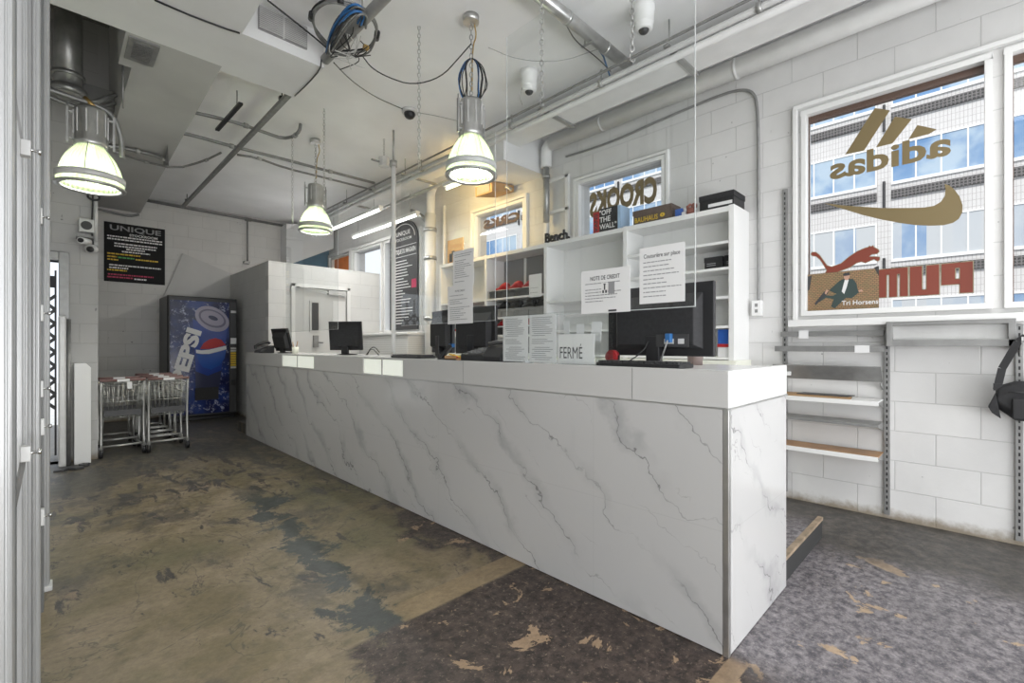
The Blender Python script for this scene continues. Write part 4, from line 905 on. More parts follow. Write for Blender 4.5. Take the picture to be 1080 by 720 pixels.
# vertical wall pipes right side
def ex(t):
    for z in (2.75, 2.35, 1.5): MB().cyl((3.80, 5.47, z), (3.80, 5.47, z + .05), .092, n=18).build('collar', M['steel'], t)
    MB().tube([(3.80, 5.47, 2.98), (3.79, 5.45, 3.14), (3.72, 5.35, 3.26), (3.66, 5.2, 3.30)], .062, 14, smooth=2).build('elbow', M['pipe_white'], t)
    MB().tube([(3.80, 5.50, 2.85), (3.76, 5.62, 3.0), (3.70, 5.8, 3.1)], .03, 10, smooth=1).build('branch', M['galv'], t)
pipe('drain_pipe', 'thick grey vertical drain pipe with collars beside the directory board', [(3.80, 5.47, 0), (3.80, 5.47, 3.0)], .078, M['pipe_white'], extra=ex, n=18)
pipe('thin_riser', 'thin vertical riser right beside the thick drain pipe', [(3.90, 5.28, 0), (3.90, 5.28, 3.1)], .022, M['pipe_white'])
# wall conduit with outlet near the cubby end
pts = [at(597, 165, X=3.93), at(640, 152, X=3.93), at(700, 125, X=3.93), at(760, 100, X=3.93), at(782, 94, X=3.93), at(795, 97, X=3.93), at(799, 112, X=3.93), at(800, 160, X=3.93), at(800, 230, X=3.93), at(800, 318, X=3.93)]
t = thing('wall_conduit', 'grey conduit looping over the wall down to a white outlet', 'conduit', pts[-1]); MB().tube(pts, .011, 8, smooth=2).build('run', M['grey_metal'], t)
oz = at(799, 325, X=3.93); MB().box(3.90, XW, oz.y - .035, oz.y + .035, oz.z - .06, oz.z + .06).build('outlet_box', M['white'], t, .004); MB().box(3.897, 3.90, oz.y - .01, oz.y + .01, oz.z + .01, oz.z + .035).box(3.897, 3.90, oz.y - .01, oz.y + .01, oz.z - .035, oz.z - .01).build('socket', M['grey_metal'], t)
# cameras
for q, (px, py, lab) in enumerate(((558, 75, 'white cylinder camera on ceiling left of the hanging hook chain'), (679, 5, 'white cylinder camera on ceiling right of the silver duct'))):
    p = at(px, py, Z=ZC); t = thing('security_camera', lab, 'camera', p, 'cylinder ceiling cameras'); c = V((p.x, p.y, 0))
    MB().lathe([(.001, ZC), (.075, ZC), (.075, ZC - .05), (.068, ZC - .06), (.066, ZC - .13), (.001, ZC - .13)], c, 28).build('housing', M['white'], t)
    MB().lathe([(.060, ZC - .13), (.058, ZC - .165), (.05, ZC - .175), (.036, ZC - .175)], c, 24).build('cowl', M['white'], t); MB().sphere((p.x, p.y, ZC - .165), .036).build('lens', M['black'], t)
    MB().tube([(p.x - .03, p.y + .05, ZC - .12), (p.x - .05, p.y + .06, ZC - .22), (p.x - .02, p.y + .06, ZC - .27)], .003, 5, smooth=2).build('cable', M['grey_metal'], t)
p = at(432, 116, Z=ZC); t = thing('dome_camera', 'small dark dome camera on ceiling between two chains', 'camera', p)
MB().cyl((p.x, p.y, ZC - .03), (p.x, p.y, ZC), .075, n=24).build('base', M['painted_metal'], t); MB().sphere((p.x, p.y, ZC - .04), .055, sc=(1, 1, .9)).build('dome', M['black'], t)
p = at(405, 170, Z=3.2); t = thing('junction_box', 'grey junction box on a chain above the white pole', 'junction box', (p.x, p.y, 3.1)); MB().cyl((p.x, p.y, 3.14), (p.x, p.y, 3.24), .06, n=8).build('box', M['painted_metal'], t, .003); MB().chain((p.x, p.y, 3.24), (p.x, p.y, ZC)).build('chain', M['galv'], t); MB().cyl((p.x - .15, p.y, 3.18), (p.x + .15, p.y, 3.18), .012).build('stub_conduit', M['conduit'], t)
t = thing('wall_speaker', 'small tan wedge-shaped speaker above the second logo window', 'speaker', (3.7, 4.05, 2.95))
a = at(508, 183, X=3.62); MB().prism([(3.62, 4.28, 2.93), (3.62, 4.28, 3.05), (3.90, 4.2, 3.05), (3.90, 4.2, 2.97)], (0, -.30, 0)).build('cabinet', M['card'], t, .006); MB().box(3.612, 3.619, 4.02, 4.24, 2.945, 3.035).build('grille', M['grey_metal'], t); MB().tube([(3.80, 3.97, 3.02), (3.78, 3.9, 3.0), (3.82, 3.86, 2.97)], .02, 8, smooth=1).build('bracket', M['galv'], t)
# vent grilles
t = thing('vent_grille', 'long grey vent grille on the front of the soffit box', 'vent', (1.14, 3.41, 3.35)); MB().box(.985, 1.305, 3.405, 3.419, 3.275, 3.435).build('frame', M['grey_metal'], t)
l = MB(); [l.box(.99, 1.30, 3.398, 3.404, 3.285 + i * .0125, 3.290 + i * .0125) for i in range(12)]; l.box(1.14, 1.15, 3.397, 3.405, 3.275, 3.435).build('louvres', M['painted_metal'], t)
c = at(151, 53, Z=ZL); t = thing('vent_grille', 'small square grey vent grille on the underside of the soffit', 'vent', (c.x, c.y, ZL - .01)); MB().box(.365, .53, 3.96, 4.28, ZL - .012, ZL - .001).build('frame', M['grey_metal'], t)
l = MB(); [l.box(.395, .50, 4.0 + i * .024, 4.012 + i * .024, ZL - .018, ZL - .013) for i in range(10)]; l.build('louvres', M['conduit'], t)
# recess services
def ex(t):
    MB().cyl((.105, 5.6, 3.33), (.105, 5.6, 3.39), .125, n=24).cyl((.105, 5.6, 3.48), (.105, 5.6, 3.51), .11, n=24).build('collar', M['galv'], t); MB().lathe([(.10, 3.33), (.06, 3.28), (.001, 3.27)], (.105, 5.6, 0), 20).build('end_cone', M['galv'], t)
pipe('round_duct', 'round galvanised duct dropping vertically in the dark ceiling recess', [(.105, 5.6, 3.36), (.105, 5.6, 4.4)], .093, M['galv'], extra=ex, n=24, cat='duct')
t = thing('conduit', 'curved black conduit crossing the recess above the green-tinted lamp', 'conduit', (-.2, 4.5, 2.87)); MB().tube([(-1.2, 4.47, 2.97), (-.4, 4.47, 2.93), (.12, 4.46, 2.875), (.22, 4.46, 2.87), (.32, 4.47, 2.84), (.37, 4.5, 2.70), (.375, 4.52, 2.55)], .017, 8, smooth=2).build('run', M['conduit'], t); MB().tube([(.17, 4.46, 2.90), (.2, 4.47, 2.87), (.23, 4.46, 2.84), (.2, 4.44, 2.86)], .014, 6, True).build('brass_clamp', M['brass'], t)
MB().cyl((-.3, 4.47, 2.93), (-.3, 4.47, 4.4), .006).cyl((.375, 4.46, 2.9), (.375, 4.46, 3.3), .006).build('hanger_rod', M['conduit'], t)
t = thing('conduit', 'pair of black conduits over the recess in front of the duct', 'conduit', (-.2, 5.2, 3.2))
for dy, dz in ((0, 0), (.08, -.04)): MB().tube([(-1.2, 5.3 + dy, 3.36 + dz), (-.3, 5.3 + dy, 3.30 + dz), (.1, 5.3 + dy, 3.2 + dz), (.24, 5.3 + dy, 3.2 + dz), (.33, 5.32 + dy, 3.28 + dz), (.40, 5.35 + dy, 3.35 + dz)], .018, 8, smooth=2).build('run', M['conduit'], t)
t = tag(MB().box(.20, .415, 5.7, 5.95, 3.35, 3.52).build('duct_box', M['grey_metal'], None, .004), 'grey sheet-metal box fixed to the beam side in the recess', 'duct box')

# ------------------------------------------------------------------ left doorway wall gear
t = thing('wall_speaker', 'small grey square speaker on the wall beside the black poster', 'speaker', (.245, 6.27, 2.33)); MB().box(.19, .30, 6.2, 6.299, 2.265, 2.395).build('cabinet', M['painted_metal'], t, .004); MB().cyl((.245, 6.195, 2.33), (.245, 6.2, 2.33), .042, n=24).build('cone', M['dark'], t)
t = thing('bullet_camera', 'white bullet camera under a dark bracket below the square speaker', 'camera', (.22, 6.25, 2.17)); MB().cyl((.20, 6.06, 2.155), (.26, 6.22, 2.175), .03, n=16).build('body', M['white'], t); MB().cyl((.196, 6.05, 2.154), (.201, 6.062, 2.155), .022, n=16).build('lens', M['black'], t); MB().box(.17, .29, 6.12, 6.299, 2.20, 2.215).build('bracket', M['conduit'], t)
t = thing('dome_camera', 'dark-eyed white dome camera at the wall corner by the poster', 'camera', (.29, 6.2, 2.11)); MB().sphere((.28, 6.18, 2.10), .052, sc=(1, 1, .85)).build('dome', M['painted_metal'], t); MB().sphere((.27, 6.14, 2.09), .03).build('lens', M['black'], t); MB().cyl((.28, 6.18, 2.11), (.285, 6.299, 2.14), .025).build('mount', M['white'], t)
t = thing('cable_riser', 'vertical cables and pipe running up the wall corner to a coil', 'cables', (.31, 6.27, 2.3)); MB().cyl((.315, 6.275, 2.2), (.315, 6.275, 2.75), .018).build('pipe', M['painted_metal'], t); MB().tube([(.30, 6.24, 2.12), (.285, 6.25, 2.3), (.29, 6.25, 2.45), (.30, 6.25, 2.9), (.31, 6.26, 3.1)], .007, 6, smooth=1).build('cable', M['black'], t)
MB().tube([(.30 + .045 * cos(a), 6.23, 2.63 + .03 * sin(a)) for a in [2 * pi * i / 12 for i in range(12)]], .01, 6, True).build('coil', M['black'], t)
t = tag(MB().cyl((.345, 9.15, 0), (.345, 9.15, 2.6), .009).build('wall_cable', M['black']), 'thin black cable running down the back wall behind the carts', 'cable')
# leaning boards beside the doorway
t = thing('leaning_board', 'tall grey board standing upright against the doorway frame', 'board', (.09, 6.12, 0)); MB().box(.045, .10, 6.09, 6.16, .0, 1.43).build('board', M['painted_metal'], t, .012); MB().cyl((.118, 6.13, 0), (.118, 6.13, 1.40), .016).build('rail', M['conduit'], t)
t = thing('guard_panel', 'white block-shaped wall guard standing beside the shopping carts', 'panel', (.21, 6.2, 0)); MB().prism([(.155, 6.13, 0), (.275, 6.13, 0), (.275, 6.13, .93), (.24, 6.13, .975), (.155, 6.13, .975)], (0, .155, 0)).build('panel', M['white'], t, .004)
t = thing('rubble', 'small heap of dark debris on floor at the guard panel', 'debris', (.12, 5.95, 0))
for q, (x, y, a) in enumerate(((.06, 5.92, .05), (.12, 5.97, .06), (.17, 5.9, .045), (.22, 6.0, .04))): MB().prism([(x + a * cos(k * 1.256 + q) * (1 + .2 * (k % 2)), y + a * sin(k * 1.256 + q), 0.0003) for k in range(5)], (0, 0, .015 + .004 * q)).build('chunk', M['dark'], t, .003)
t = thing('scissor_gate', 'black folding scissor gate in the bright street doorway', 'gate', (-.4, 6.75, 0))
for k in range(7):
    x = -.84 + k * .145; MB().bar((x, 6.70, 0.02), (x, 6.70, 1.92), .016, .016).build('bar', M['black'], t)
l = MB()
for k in range(6):
    for j in range(8):
        x = -.84 + k * .145; z = .50 + j * .145; l.bar((x, 6.69, z), (x + .145, 6.69, z + .145), .006, .03).bar((x + .145, 6.71, z), (x, 6.71, z + .145), .006, .03)
l.build('lattice', M['black'], t)
t = tag(MB().box(-.06, .025, 6.680, 6.692, 1.74, 1.86).build('door_notice', M['ink']), 'small dark notice hanging in the street doorway', 'notice')

# ------------------------------------------------------------------ folded white security gate at the left edge
t = thing('folding_gate', 'tall white folded security gate with latches at the left edge', 'gate', (-.06, 2.4, 0))
gdir = V((.0445, 1, 0)).normalized(); gnor = V((gdir.y, -gdir.x, 0))
def channel(c, wd, dp, name='post', zt=ZL - .005, m=None):
    b = MB(); c = V(c)
    Rm = Matrix((gnor, gdir, V((0, 0, 1)))).transposed()
    b.obox((c.x, c.y, zt / 2), dp, wd, zt, Rm)
    for s_ in (-.36, -.12, .12, .36): q = c + gnor * dp / 2 + gdir * wd * s_; b.cyl((q.x, q.y, 0.01), (q.x, q.y, zt - .01), wd * .09, n=8)
    q = c - gdir * wd / 2
    for s_ in (-.3, .3): r_ = q + gnor * dp * s_; b.cyl((r_.x, r_.y, 0.01), (r_.x, r_.y, zt - .01), dp * .12, n=8)
    return b.build(name, m or M['gate'], t, .003)
def gp(px, dd):
    D = ray(px, HZ); return V((D.x * dd, D.y * dd, 0))
for px, dd, wd, dp in ((2, 1.10, .05, .030), (13, 1.30, .02, .012), (21, 1.42, .022, .03), (30, 1.5, .05, .046), (41, 2.0, .02, .028), (46.5, 2.19, .05, .030)): channel(gp(px, dd), wd, dp, m=M['gate_dark'] if px in (13, 41) else None)
for (pa, pb, dd) in (((12, 78), (25, 160), 1.36), ((26, 478), (8, 566), 1.36)):
    a = ray(*pa) * dd; b = ray(*pb) * dd; MB().bar((a.x, a.y, CH + a.z), (b.x, b.y, CH + b.z), .012, .006).build('lattice_strap', M['grey_metal'], t)
for (px, py, dd) in ((27, 157, 1.36), (41, 228, 1.95), (42, 330, 1.95), (42, 410, 1.95), (43, 450, 1.95), (27, 478, 1.36), (43, 545, 1.95)):
    a = ray(px, py) * dd; c = V((a.x, a.y, CH + a.z)); h_ = .045
    MB().obox(c, .022, .035, h_ * (1 if dd < 1.5 else 1.5)).build('latch_plate', M['painted_metal'], t, .002)
    MB().cyl(c + V((.0, -.005, 0)), c + V((.026, .006, 0)), .004, n=8).cyl(c + V((.024, .005, 0)), c + V((.032, .007, 0)), .008, n=8).build('bolt', M['chrome'], t)
MB().obox((gp(46, 2.19).x, gp(46, 2.19).y, .012), .06, .09, .024).build('floor_shoe', M['painted_metal'], t, .004)

# ------------------------------------------------------------------ black poster on the back wall
t = thing('wall_poster', 'black UNIQUE STOCKROOM rules poster with white and orange text', 'poster', (.92, 9.19, 2.1))
PX0, PX1, PZ0, PZ1, PY = .555, 1.29, 2.11, 3.00, 9.188
MB().box(PX0, PX1, PY, YB - .001, PZ0, PZ1).build('board', M['poster_black'], t)
pw, ph = PX1 - PX0, PZ1 - PZ0; py_ = PY - .0015
MB().text('UNIQUE', (PX0 + pw * .09, py_, PZ0 + ph * .855), (pw * .84, 0, 0), (0, 0, ph * .105), .02).build('grey_heading', M['grey_ink'], t)
MB().text('STOCKROOM', (PX0 + pw * .40, py_, PZ0 + ph * .795), (pw * .47, 0, 0), (0, 0, ph * .042), .02).build('white_heading', M['paper'], t)
def lines(rows, m, seed):
    l = MB(); rr = random.Random(seed)
    for (v, u0, u1) in rows:
        x = u0
        while x < u1:
            q = rr.uniform(.02, .07); l.rect((PX0 + pw * x, py_, PZ0 + ph * v), (pw * min(q, u1 - x), 0, 0), (0, 0, ph * .023)); x += q + .010
    l.build('text_lines', m, t)
lines([(.755, .05, .95), (.71, .05, .95), (.64, .16, .86), (.595, .16, .84), (.555, .35, .66), (.51, .28, .74), (.27, .08, .93), (.225, .08, .38)], M['paper'], 4)
lines([(.46, .05, .58), (.41, .05, .2), (.36, .05, .22), (.185, .05, .36), (.395, .5, .88)], M['yellow'], 5); lines([(.405, .22, .48)], M['green'], 6); lines([(.11, .06, .8), (.065, .05, .46)], M['magenta'], 7); lines([(.055, .48, .68)], M['paper'], 8)
# leaning white board behind the vending machine
t = tag(MB().prism([at(193, 267, Y=9.16), at(250, 291, Y=9.16), at(243, 330, Y=9.16), at(165, 330, Y=9.16)], (0, .03, 0)).build('peaked_board', M['plaster_grey']), 'pale peaked board on back wall above the vending machine', 'board')

# ------------------------------------------------------------------ vending machine
VX0, VX1, VY0, VY1, VH = 1.21, 2.12, 8.4, 9.13, 1.89
t = thing('vending_machine', 'black drinks vending machine with blue PEPSI can front', 'vending machine', (1.66, 8.75, 0))
MB().box(VX0, VX1, VY0 + .03, VY1, .06, VH).box(VX0 + .02, VX1 - .02, VY0 + .05, VY1 - .03, 0, .06).build('cabinet', M['black'], t, .01)
vw = VX1 - VX0
def vx(u): return VX0 + vw * u
def vz(v): return VH * v
MB().box(VX0 + .01, VX1 - .01, VY0, VY0 + .03, .07, VH - .01).build('door', M['black'], t, .006)
MB().box(vx(.03), vx(.87), VY0 - .006, VY0, vz(.055), vz(.965)).build('graphic_panel', M['splash'], t, .004)
y_ = VY0 - .008
def poly(pts, m, name, dy=0, sm=False):
    pp = [(vx(u), y_ - dy, vz(v)) for u, v in pts]; MB().add(pp, [tuple(range(len(pp)))]).build(name, m, t)
canb = mat('can_blue', (.025, .06, .30), .2); cang = mat('can_dark', (.04, .045, .09), .2); silver = mat('can_silver', (.28, .26, .33), .3, .2)
poly([(.34, .84), (.38, .26), (.55, .22), (.72, .26), (.86, .82)], cang, 'can_shade')
poly([(.34, .82), (.38, .40), (.55, .36), (.75, .40), (.87, .82), (.6, .74)], canb, 'can_upper', .001)
poly([(.62 + .25 * cos(a) * 1.0 - .0 * sin(a), .825 + .10 * sin(a) - .03 * cos(a)) for a in [2 * pi * i / 28 for i in range(28)]], silver, 'can_lid', .002)
poly([(.62 + .20 * cos(a), .828 + .072 * sin(a) - .024 * cos(a)) for a in [2 * pi * i / 28 for i in range(28)]], mat('lid_ink', (.10, .09, .15), .3), 'can_lid_recess', .003)
poly([(.62 + .17 * cos(a), .830 + .058 * sin(a) - .02 * cos(a)) for a in [2 * pi * i / 28 for i in range(28)]], silver, 'can_lid_inner', .004)
poly([(.63 + .07 * cos(a), .832 + .018 * sin(a) - .010 * cos(a)) for a in [2 * pi * i / 20 for i in range(20)]], cang, 'pull_tab', .005)
poly([(.44, .578), (.49, .625), (.57, .655), (.66, .668), (.75, .655), (.82, .61), (.66, .587), (.55, .578)], M['red'], 'emblem_red', .002)
poly([(.38, .574), (.46, .568), (.57, .573), (.70, .590), (.825, .605), (.83, .575), (.70, .555), (.57, .538), (.46, .538), (.385, .546)], M['paper'], 'emblem_white', .003)
poly([(.39, .542), (.46, .535), (.57, .535), (.70, .552), (.825, .57), (.80, .50), (.72, .44), (.60, .41), (.48, .43), (.42, .48)], mat('emblem_blue_paint', (.02, .09, .40), .2), 'emblem_blue', .002)
o_ = V((vx(.23), y_ - .004, vz(.29))); up = V((.24 * vw * 1.0, 0, .43 * VH)); side = V((.21 * vw, 0, -.035 * VH))
MB().text('PEPSI', o_, up, -side, .05).build('brand_lettering', M['paper'], t)
MB().box(vx(.37), vx(.71), VY0 - .016, VY0 - .004, vz(.165), vz(.265)).build('delivery_flap', M['matte_black'], t, .004)
MB().box(vx(.88), vx(.985), VY0 - .012, VY0, vz(.05), vz(.97)).build('control_column', M['dark'], t, .004)
for k in range(9):
    MB().box(vx(.89), vx(.975), VY0 - .022, VY0 - .012, vz(.415 + k * .02), vz(.43 + k * .02)).build('selection_button', M['yellow'] if 0 < k < 7 else M['painted_metal'], t, .002)
MB().box(vx(.89), vx(.98), VY0 - .02, VY0 - .012, vz(.62), vz(.67)).build('price_card', M['paper'], t); MB().box(vx(.895), vx(.975), VY0 - .02, VY0 - .012, vz(.88), vz(.90)).build('bill_slot', M['painted_metal'], t); MB().box(vx(.90), vx(.97), VY0 - .02, VY0 - .012, vz(.27), vz(.32)).build('coin_cup', M['black'], t, .003)

# ------------------------------------------------------------------ shopping carts
def cart_proto():
    t = thing('shopping_cart', '', 'shopping cart', (0, 0, 0)); w_, L = .345, .62
    f = MB(); r = .0115
    for sx_ in (-1, 1):
        x = sx_ * w_ / 2; xb = sx_ * (w_ / 2 - .02)
        f.tube([(x, .0, .06), (x * .98, .03, .38), (x, -.005, .78)], r, 6, smooth=1)
        f.tube([(x * .98, .04, .09), (xb * .9, L - .05, .09)], r, 6); f.tube([(xb * .9, L - .06, .07), (xb * .85, L - .12, .36)], r, 6)
    f.tube([(-w_ / 2, .03, .11), (w_ / 2, .03, .11)], r, 6).tube([(-w_ / 2 + .03, L - .08, .10), (w_ / 2 - .03, L - .08, .10)], r, 6)
    f.build('chassis', M['cart_leg'], t)
    b = MB(); z0, z1 = .40, .73
    def side(sx_):
        for i in range(13): u = i / 12; b.tube([(sx_ * (w_ / 2 - .03), .03 + u * (L - .12), z0), (sx_ * w_ / 2, u * L, z1)], .0028, 4)
        for j in range(4): v = j / 3; b.tube([(sx_ * (w_ / 2 - .03 * (1 - v)), .03 * (1 - v), z0 + v * (z1 - z0)), (sx_ * (w_ / 2 - .03 * (1 - v)), L - .09 * (1 - v), z0 + v * (z1 - z0))], .004, 5)
    side(-1); side(1)
    for i in range(9):
        x = -1 + 2 * i / 8; b.tube([(x * (w_ / 2 - .03), .03, z0), (x * w_ / 2, .0, z1)], .0042, 4); b.tube([(x * (w_ / 2 - .03), L - .09, z0), (x * w_ / 2, L, z1)], .0028, 4); b.tube([(x * (w_ / 2 - .03), .03, z0), (x * (w_ / 2 - .03), L - .09, z0)], .0028, 4)
    for j in range(3): v = j / 2; b.tube([(-w_ / 2 + .03 * (1 - v), .03 * (1 - v), z0 + v * (z1 - z0)), (w_ / 2 - .03 * (1 - v), .03 * (1 - v), z0 + v * (z1 - z0))], .005, 5).tube([(-w_ / 2, L - .09 * (1 - v), z0 + v * (z1 - z0)), (w_ / 2, L - .09 * (1 - v), z0 + v * (z1 - z0))], .005, 5)
    b.build('wire_basket', M['cart_metal'], t)
    MB().add([(-w_ / 2 + .02, .012, .42), (w_ / 2 - .02, .012, .42), (w_ / 2 - .02, .02, .48), (-w_ / 2 + .02, .02, .48)], [(0, 1, 2, 3)]).build('seat_flap', M['dark'], t, solid=.004)
    MB().cyl((-w_ / 2 - .01, -.015, .79), (w_ / 2 + .01, -.015, .79), .014, n=10).build('handle', mat('cart_handle', (.22, .13, .12), .4), t)
    MB().box(-.05, .05, -.034, -.02, .775, .80).build('handle_label', M['paper'], t)
    l2 = MB(); 
    for sx_ in (-1, 1):
        for y in (.02, L - .08):
            x = sx_ * (w_ / 2 - (.0 if y < .1 else .03)); MB().cyl((x - .014, y, .0455), (x + .014, y, .0455), .045, n=16).build('wheel', M['black'], t); l2.box(x - .016, x - .012, y - .012, y + .012, .045, .105).box(x + .012, x + .016, y - .012, y + .012, .045, .105).box(x - .016, x + .016, y - .012, y + .012, .10, .107)
    l2.build('caster_fork', M['grey_metal'], t)
    return t
cp = cart_proto(); first = True
spots = [(.53, 6.28, 'steel shopping cart nearest the white guard panel, white tag on its front'), (.53, 6.70, 'shopping cart nested behind the tagged one by the guard panel'),
         (.91, 6.25, 'front shopping cart of the nested row beside the vending machine'), (.91, 6.60, 'second shopping cart of the nested row by the vending machine'), (.91, 6.95, 'third shopping cart of the nested row by the vending machine'), (.91, 7.30, 'last shopping cart of the nested row, nearest the vending machine')]
for x, y, lab in spots:
    c = cp if first else copy_tree(cp); first = False; c.location = (x, y, 0); tag(c, lab, 'shopping cart', 'shopping carts')
MB().box(.56, .60, 6.255, 6.263, .70, .77).build('price_tag', M['paper'], cp)
bpy.context.view_layer.update()

# ------------------------------------------------------------------ directory board and posters in the far part
t = thing('directory_board', 'tall black store policy board with white lines hung by far windows', 'sign', (3.90, 6.3, 1.4))
BY0, BY1, BZ0, BZ1 = 5.90, 6.70, 1.39, 3.10; bxx = 3.870
pts = [(bxx, BY0, BZ0), (bxx, BY1, BZ0), (bxx, BY1, 2.78)] + [(bxx, (BY0 + BY1) / 2 + .40 * cos(a), 2.78 + .30 * sin(a)) for a in [pi * i / 12 for i in range(13)]] + [(bxx, BY0, 2.78)]
MB().prism(pts[:3] + pts[4:-2] + [pts[-1]], (.02, 0, 0)).build('board', M['ink'], t)
l = MB(); cy = (BY0 + BY1) / 2
arc = [(bxx - .004, cy + .33 * cos(a), 2.80 + .22 * sin(a)) for a in [pi * i / 14 for i in range(15)]]; l.tube(arc, .006, 4)
l.text('UNIQUE', (bxx - .003, cy + .2, 2.84), (0, -.4, 0), (0, 0, .08), .02).text('STOCKROOM', (bxx - .003, cy + .26, 2.77), (0, -.5, 0), (0, 0, .045), .01)
l.text('POLITIQUE DU MAGASIN', (bxx - .003, BY1 - .06, 2.56), (0, -.69, 0), (0, 0, .085), .02)
for (z_) in (2.52, 2.68): l.rect((bxx - .003, BY1 - .03, z_), (0, -.74, 0), (0, 0, .008))
l.build('lettering', M['paper'], t); l = MB(); rr = random.Random(11)
for i in range(22): l.rect((bxx - .003, BY1 - .06, 2.45 - i * .046), (0, -rr.uniform(.3, .62), 0), (0, 0, .013))
l.build('text_lines', M['paper'], t)
MB().rect((bxx - .004, 6.06, 2.02), (0, -.13, 0), (0, 0, .13)).build('red_label', M['magenta'], t); MB().box(3.89, 3.899, 6.2, 6.25, 2.86, 2.92).box(3.89, 3.899, 6.2, 6.25, 1.5, 1.54).build('standoff', M['galv'], t)
t = thing('wall_poster', 'small orange poster with black figure on the wall by the drain pipe', 'poster', (3.94, 5.05, 2.3)); a, b = at(472, 254, X=3.93), at(488, 278, X=3.93)
MB().box(3.932, XW - .001, b.y, a.y, 2.18, a.z).build('paper', mat('tan_paper', (.62, .38, .18), .7), t); MB().rect((3.930, a.y - .04, 2.30), (0, -.07, 0), (0, 0, .12)).rect((3.930, a.y - .1, 2.40), (0, -.06, 0), (0, 0, .05)).build('print', M['ink'], t)
t = thing('picture_frame', 'small white framed certificate in the farthest cubby', 'picture', (3.72, 4.72, SHZ(3, 3)))
MB().box(3.70, 3.72, 4.60, 4.80, 1.6905, 1.95).build('frame', M['white'], t, .003); MB().rect((3.698, 4.785, 1.71), (0, -.17, 0), (0, 0, .22)).build('print', M['grey_ink'], t)
sheet('notice', 'small white sheet taped to the shelf edge beside the red sneakers', X0 - .002, 3.22, 3.40, 1.66, 1.90, None, 4, 31)

# ------------------------------------------------------------------ wall standards, brackets, shelves, bag
def standard(y, z0, z1, label):
    t = thing('slotted_standard', label, 'shelf standard', (XW - .015, y, z0), 'slotted wall standards'); MB().box(XW - .022, XW - .001, y - .016, y + .016, z0, z1).build('rail', M['grey_metal'], t, .002)
    s_ = MB(); z = z0 + .03
    while z < z1 - .03: s_.box(XW - .0235, XW - .0215, y - .004, y + .004, z, z + .02); z += .038
    s_.build('slots', M['black'], t)
standard(1.04, .05, 2.33, 'tall slotted standard rising beside the left of the big window')
standard(.437, .03, 1.27, 'short slotted standard under the window at the shelves\' right end')
standard(-.156, .03, 1.27, 'short slotted standard behind the hanging shoulder bag')
def bracket(b, y, z, d=.2): b.prism([(XW - .02, y - .003, z), (XW - .02, y - .003, z - .05), (XW - d, y - .003, z - .012), (XW - d, y - .003, z)], (0, .006, 0))
def wshelf(z, label, m, d=.21, ya=.455, yb=1.09, lip=.03, tilt=0, edge=None):
    t = thing('wall_shelf', label, 'shelf', (XW - d / 2, (ya + yb) / 2, z), 'metal wall shelves'); b = MB(); bracket(b, .455 + .004, z - .002, d); bracket(b, 1.04, z - .002, d); b.build('bracket', M['grey_metal'], t)
    s_ = MB(); R = Matrix.Rotation(tilt, 3, 'Y'); s_.obox((XW - .03 - d / 2, (ya + yb) / 2, z + .004 + (sin(abs(tilt)) * d / 2)), d, yb - ya, .008, R); s_.build('deck', m, t)
    if not tilt: MB().box(XW - d - .035, XW - d - .028, ya, yb, z + .008 - lip, z + .008).build('front_lip', edge or m, t, .001)
    return t
t = thing('shelf_rail', 'grey metal rail under the window sill with a white sticker', 'rail', (XW - .03, .75, 1.25)); MB().box(XW - .05, XW - .03, .45, 1.06, 1.215, 1.25).box(XW - .03, XW - .02, .46, .49, 1.215, 1.25).box(XW - .03, XW - .02, 1.01, 1.04, 1.215, 1.25).build('bar', M['grey_metal'], t); MB().box(XW - .053, XW - .0505, .88, .94, 1.2, 1.26).build('sticker', M['paper'], t)
t = thing('shelf_rail', 'grey cross rail below the sill rail, left of the bag', 'rail', (XW - .05, .75, 1.12)); MB().box(XW - .09, XW - .06, .45, 1.09, 1.105, 1.145).box(XW - .06, XW - .023, .45, .47, 1.105, 1.145).box(XW - .06, XW - .023, 1.03, 1.05, 1.105, 1.145).build('bar', M['grey_metal'], t); MB().box(XW - .093, XW - .0905, .52, .60, 1.10, 1.15).build('sticker', M['paper'], t)
t = thing('shelf_rail', 'long grey boxed rail running behind the bag strap', 'rail', (XW - .06, .1, 1.2)); MB().box(XW - .10, XW - .06, -.14, .43, 1.145, 1.185).box(XW - .10, XW - .06, -.14, .43, 1.275, 1.30).box(XW - .10, XW - .023, .40, .43, 1.145, 1.30).box(XW - .10, XW - .023, -.14, -.11, 1.145, 1.30).build('frame', M['grey_metal'], t, .002); MB().box(XW - .058, XW - .05, -.11, .40, 1.185, 1.275).build('back_plate', M['painted_metal'], t)
wl = wshelf(.905, 'tilted grey metal shelf with a white price label', M['grey_metal'], .13, tilt=radians(50)); MB().obox((XW - .135, 1.02, .945), .003, .10, .028).build('price_label', M['paper'], wl)
wshelf(.785, 'white metal shelf carrying flat cardboard', M['white'], .2)
wshelf(.635, 'thin grey metal shelf between the white and wooden ones', M['grey_metal'], .2, lip=.018)
ws = wshelf(.435, 'lowest wall shelf with wooden deck and white front lip', M['wood'], .22, edge=M['white'])
t = thing('cardboard', 'flattened brown cardboard lying on the white metal shelf', 'cardboard', (3.80, .78, .80)); MB().prism([(3.73, .60, .7935), (3.73, 1.0, .7935), (3.90, 1.03, .7935), (3.90, .62, .7935)], (0, 0, .012)).build('sheet', M['card'], t); MB().prism([(3.75, .62, .8057), (3.76, .92, .8057), (3.88, .90, .8057), (3.87, .60, .8057)], (0, 0, .006)).build('flap', M['dark'], t)
t = thing('shoulder_bag', 'black fabric shoulder bag hanging by its strap at right edge', 'bag', (3.80, -.25, .95))
B = MB(); bx0, bx1 = 3.76, 3.885; yl, yr = -.060, -.50
sec = []
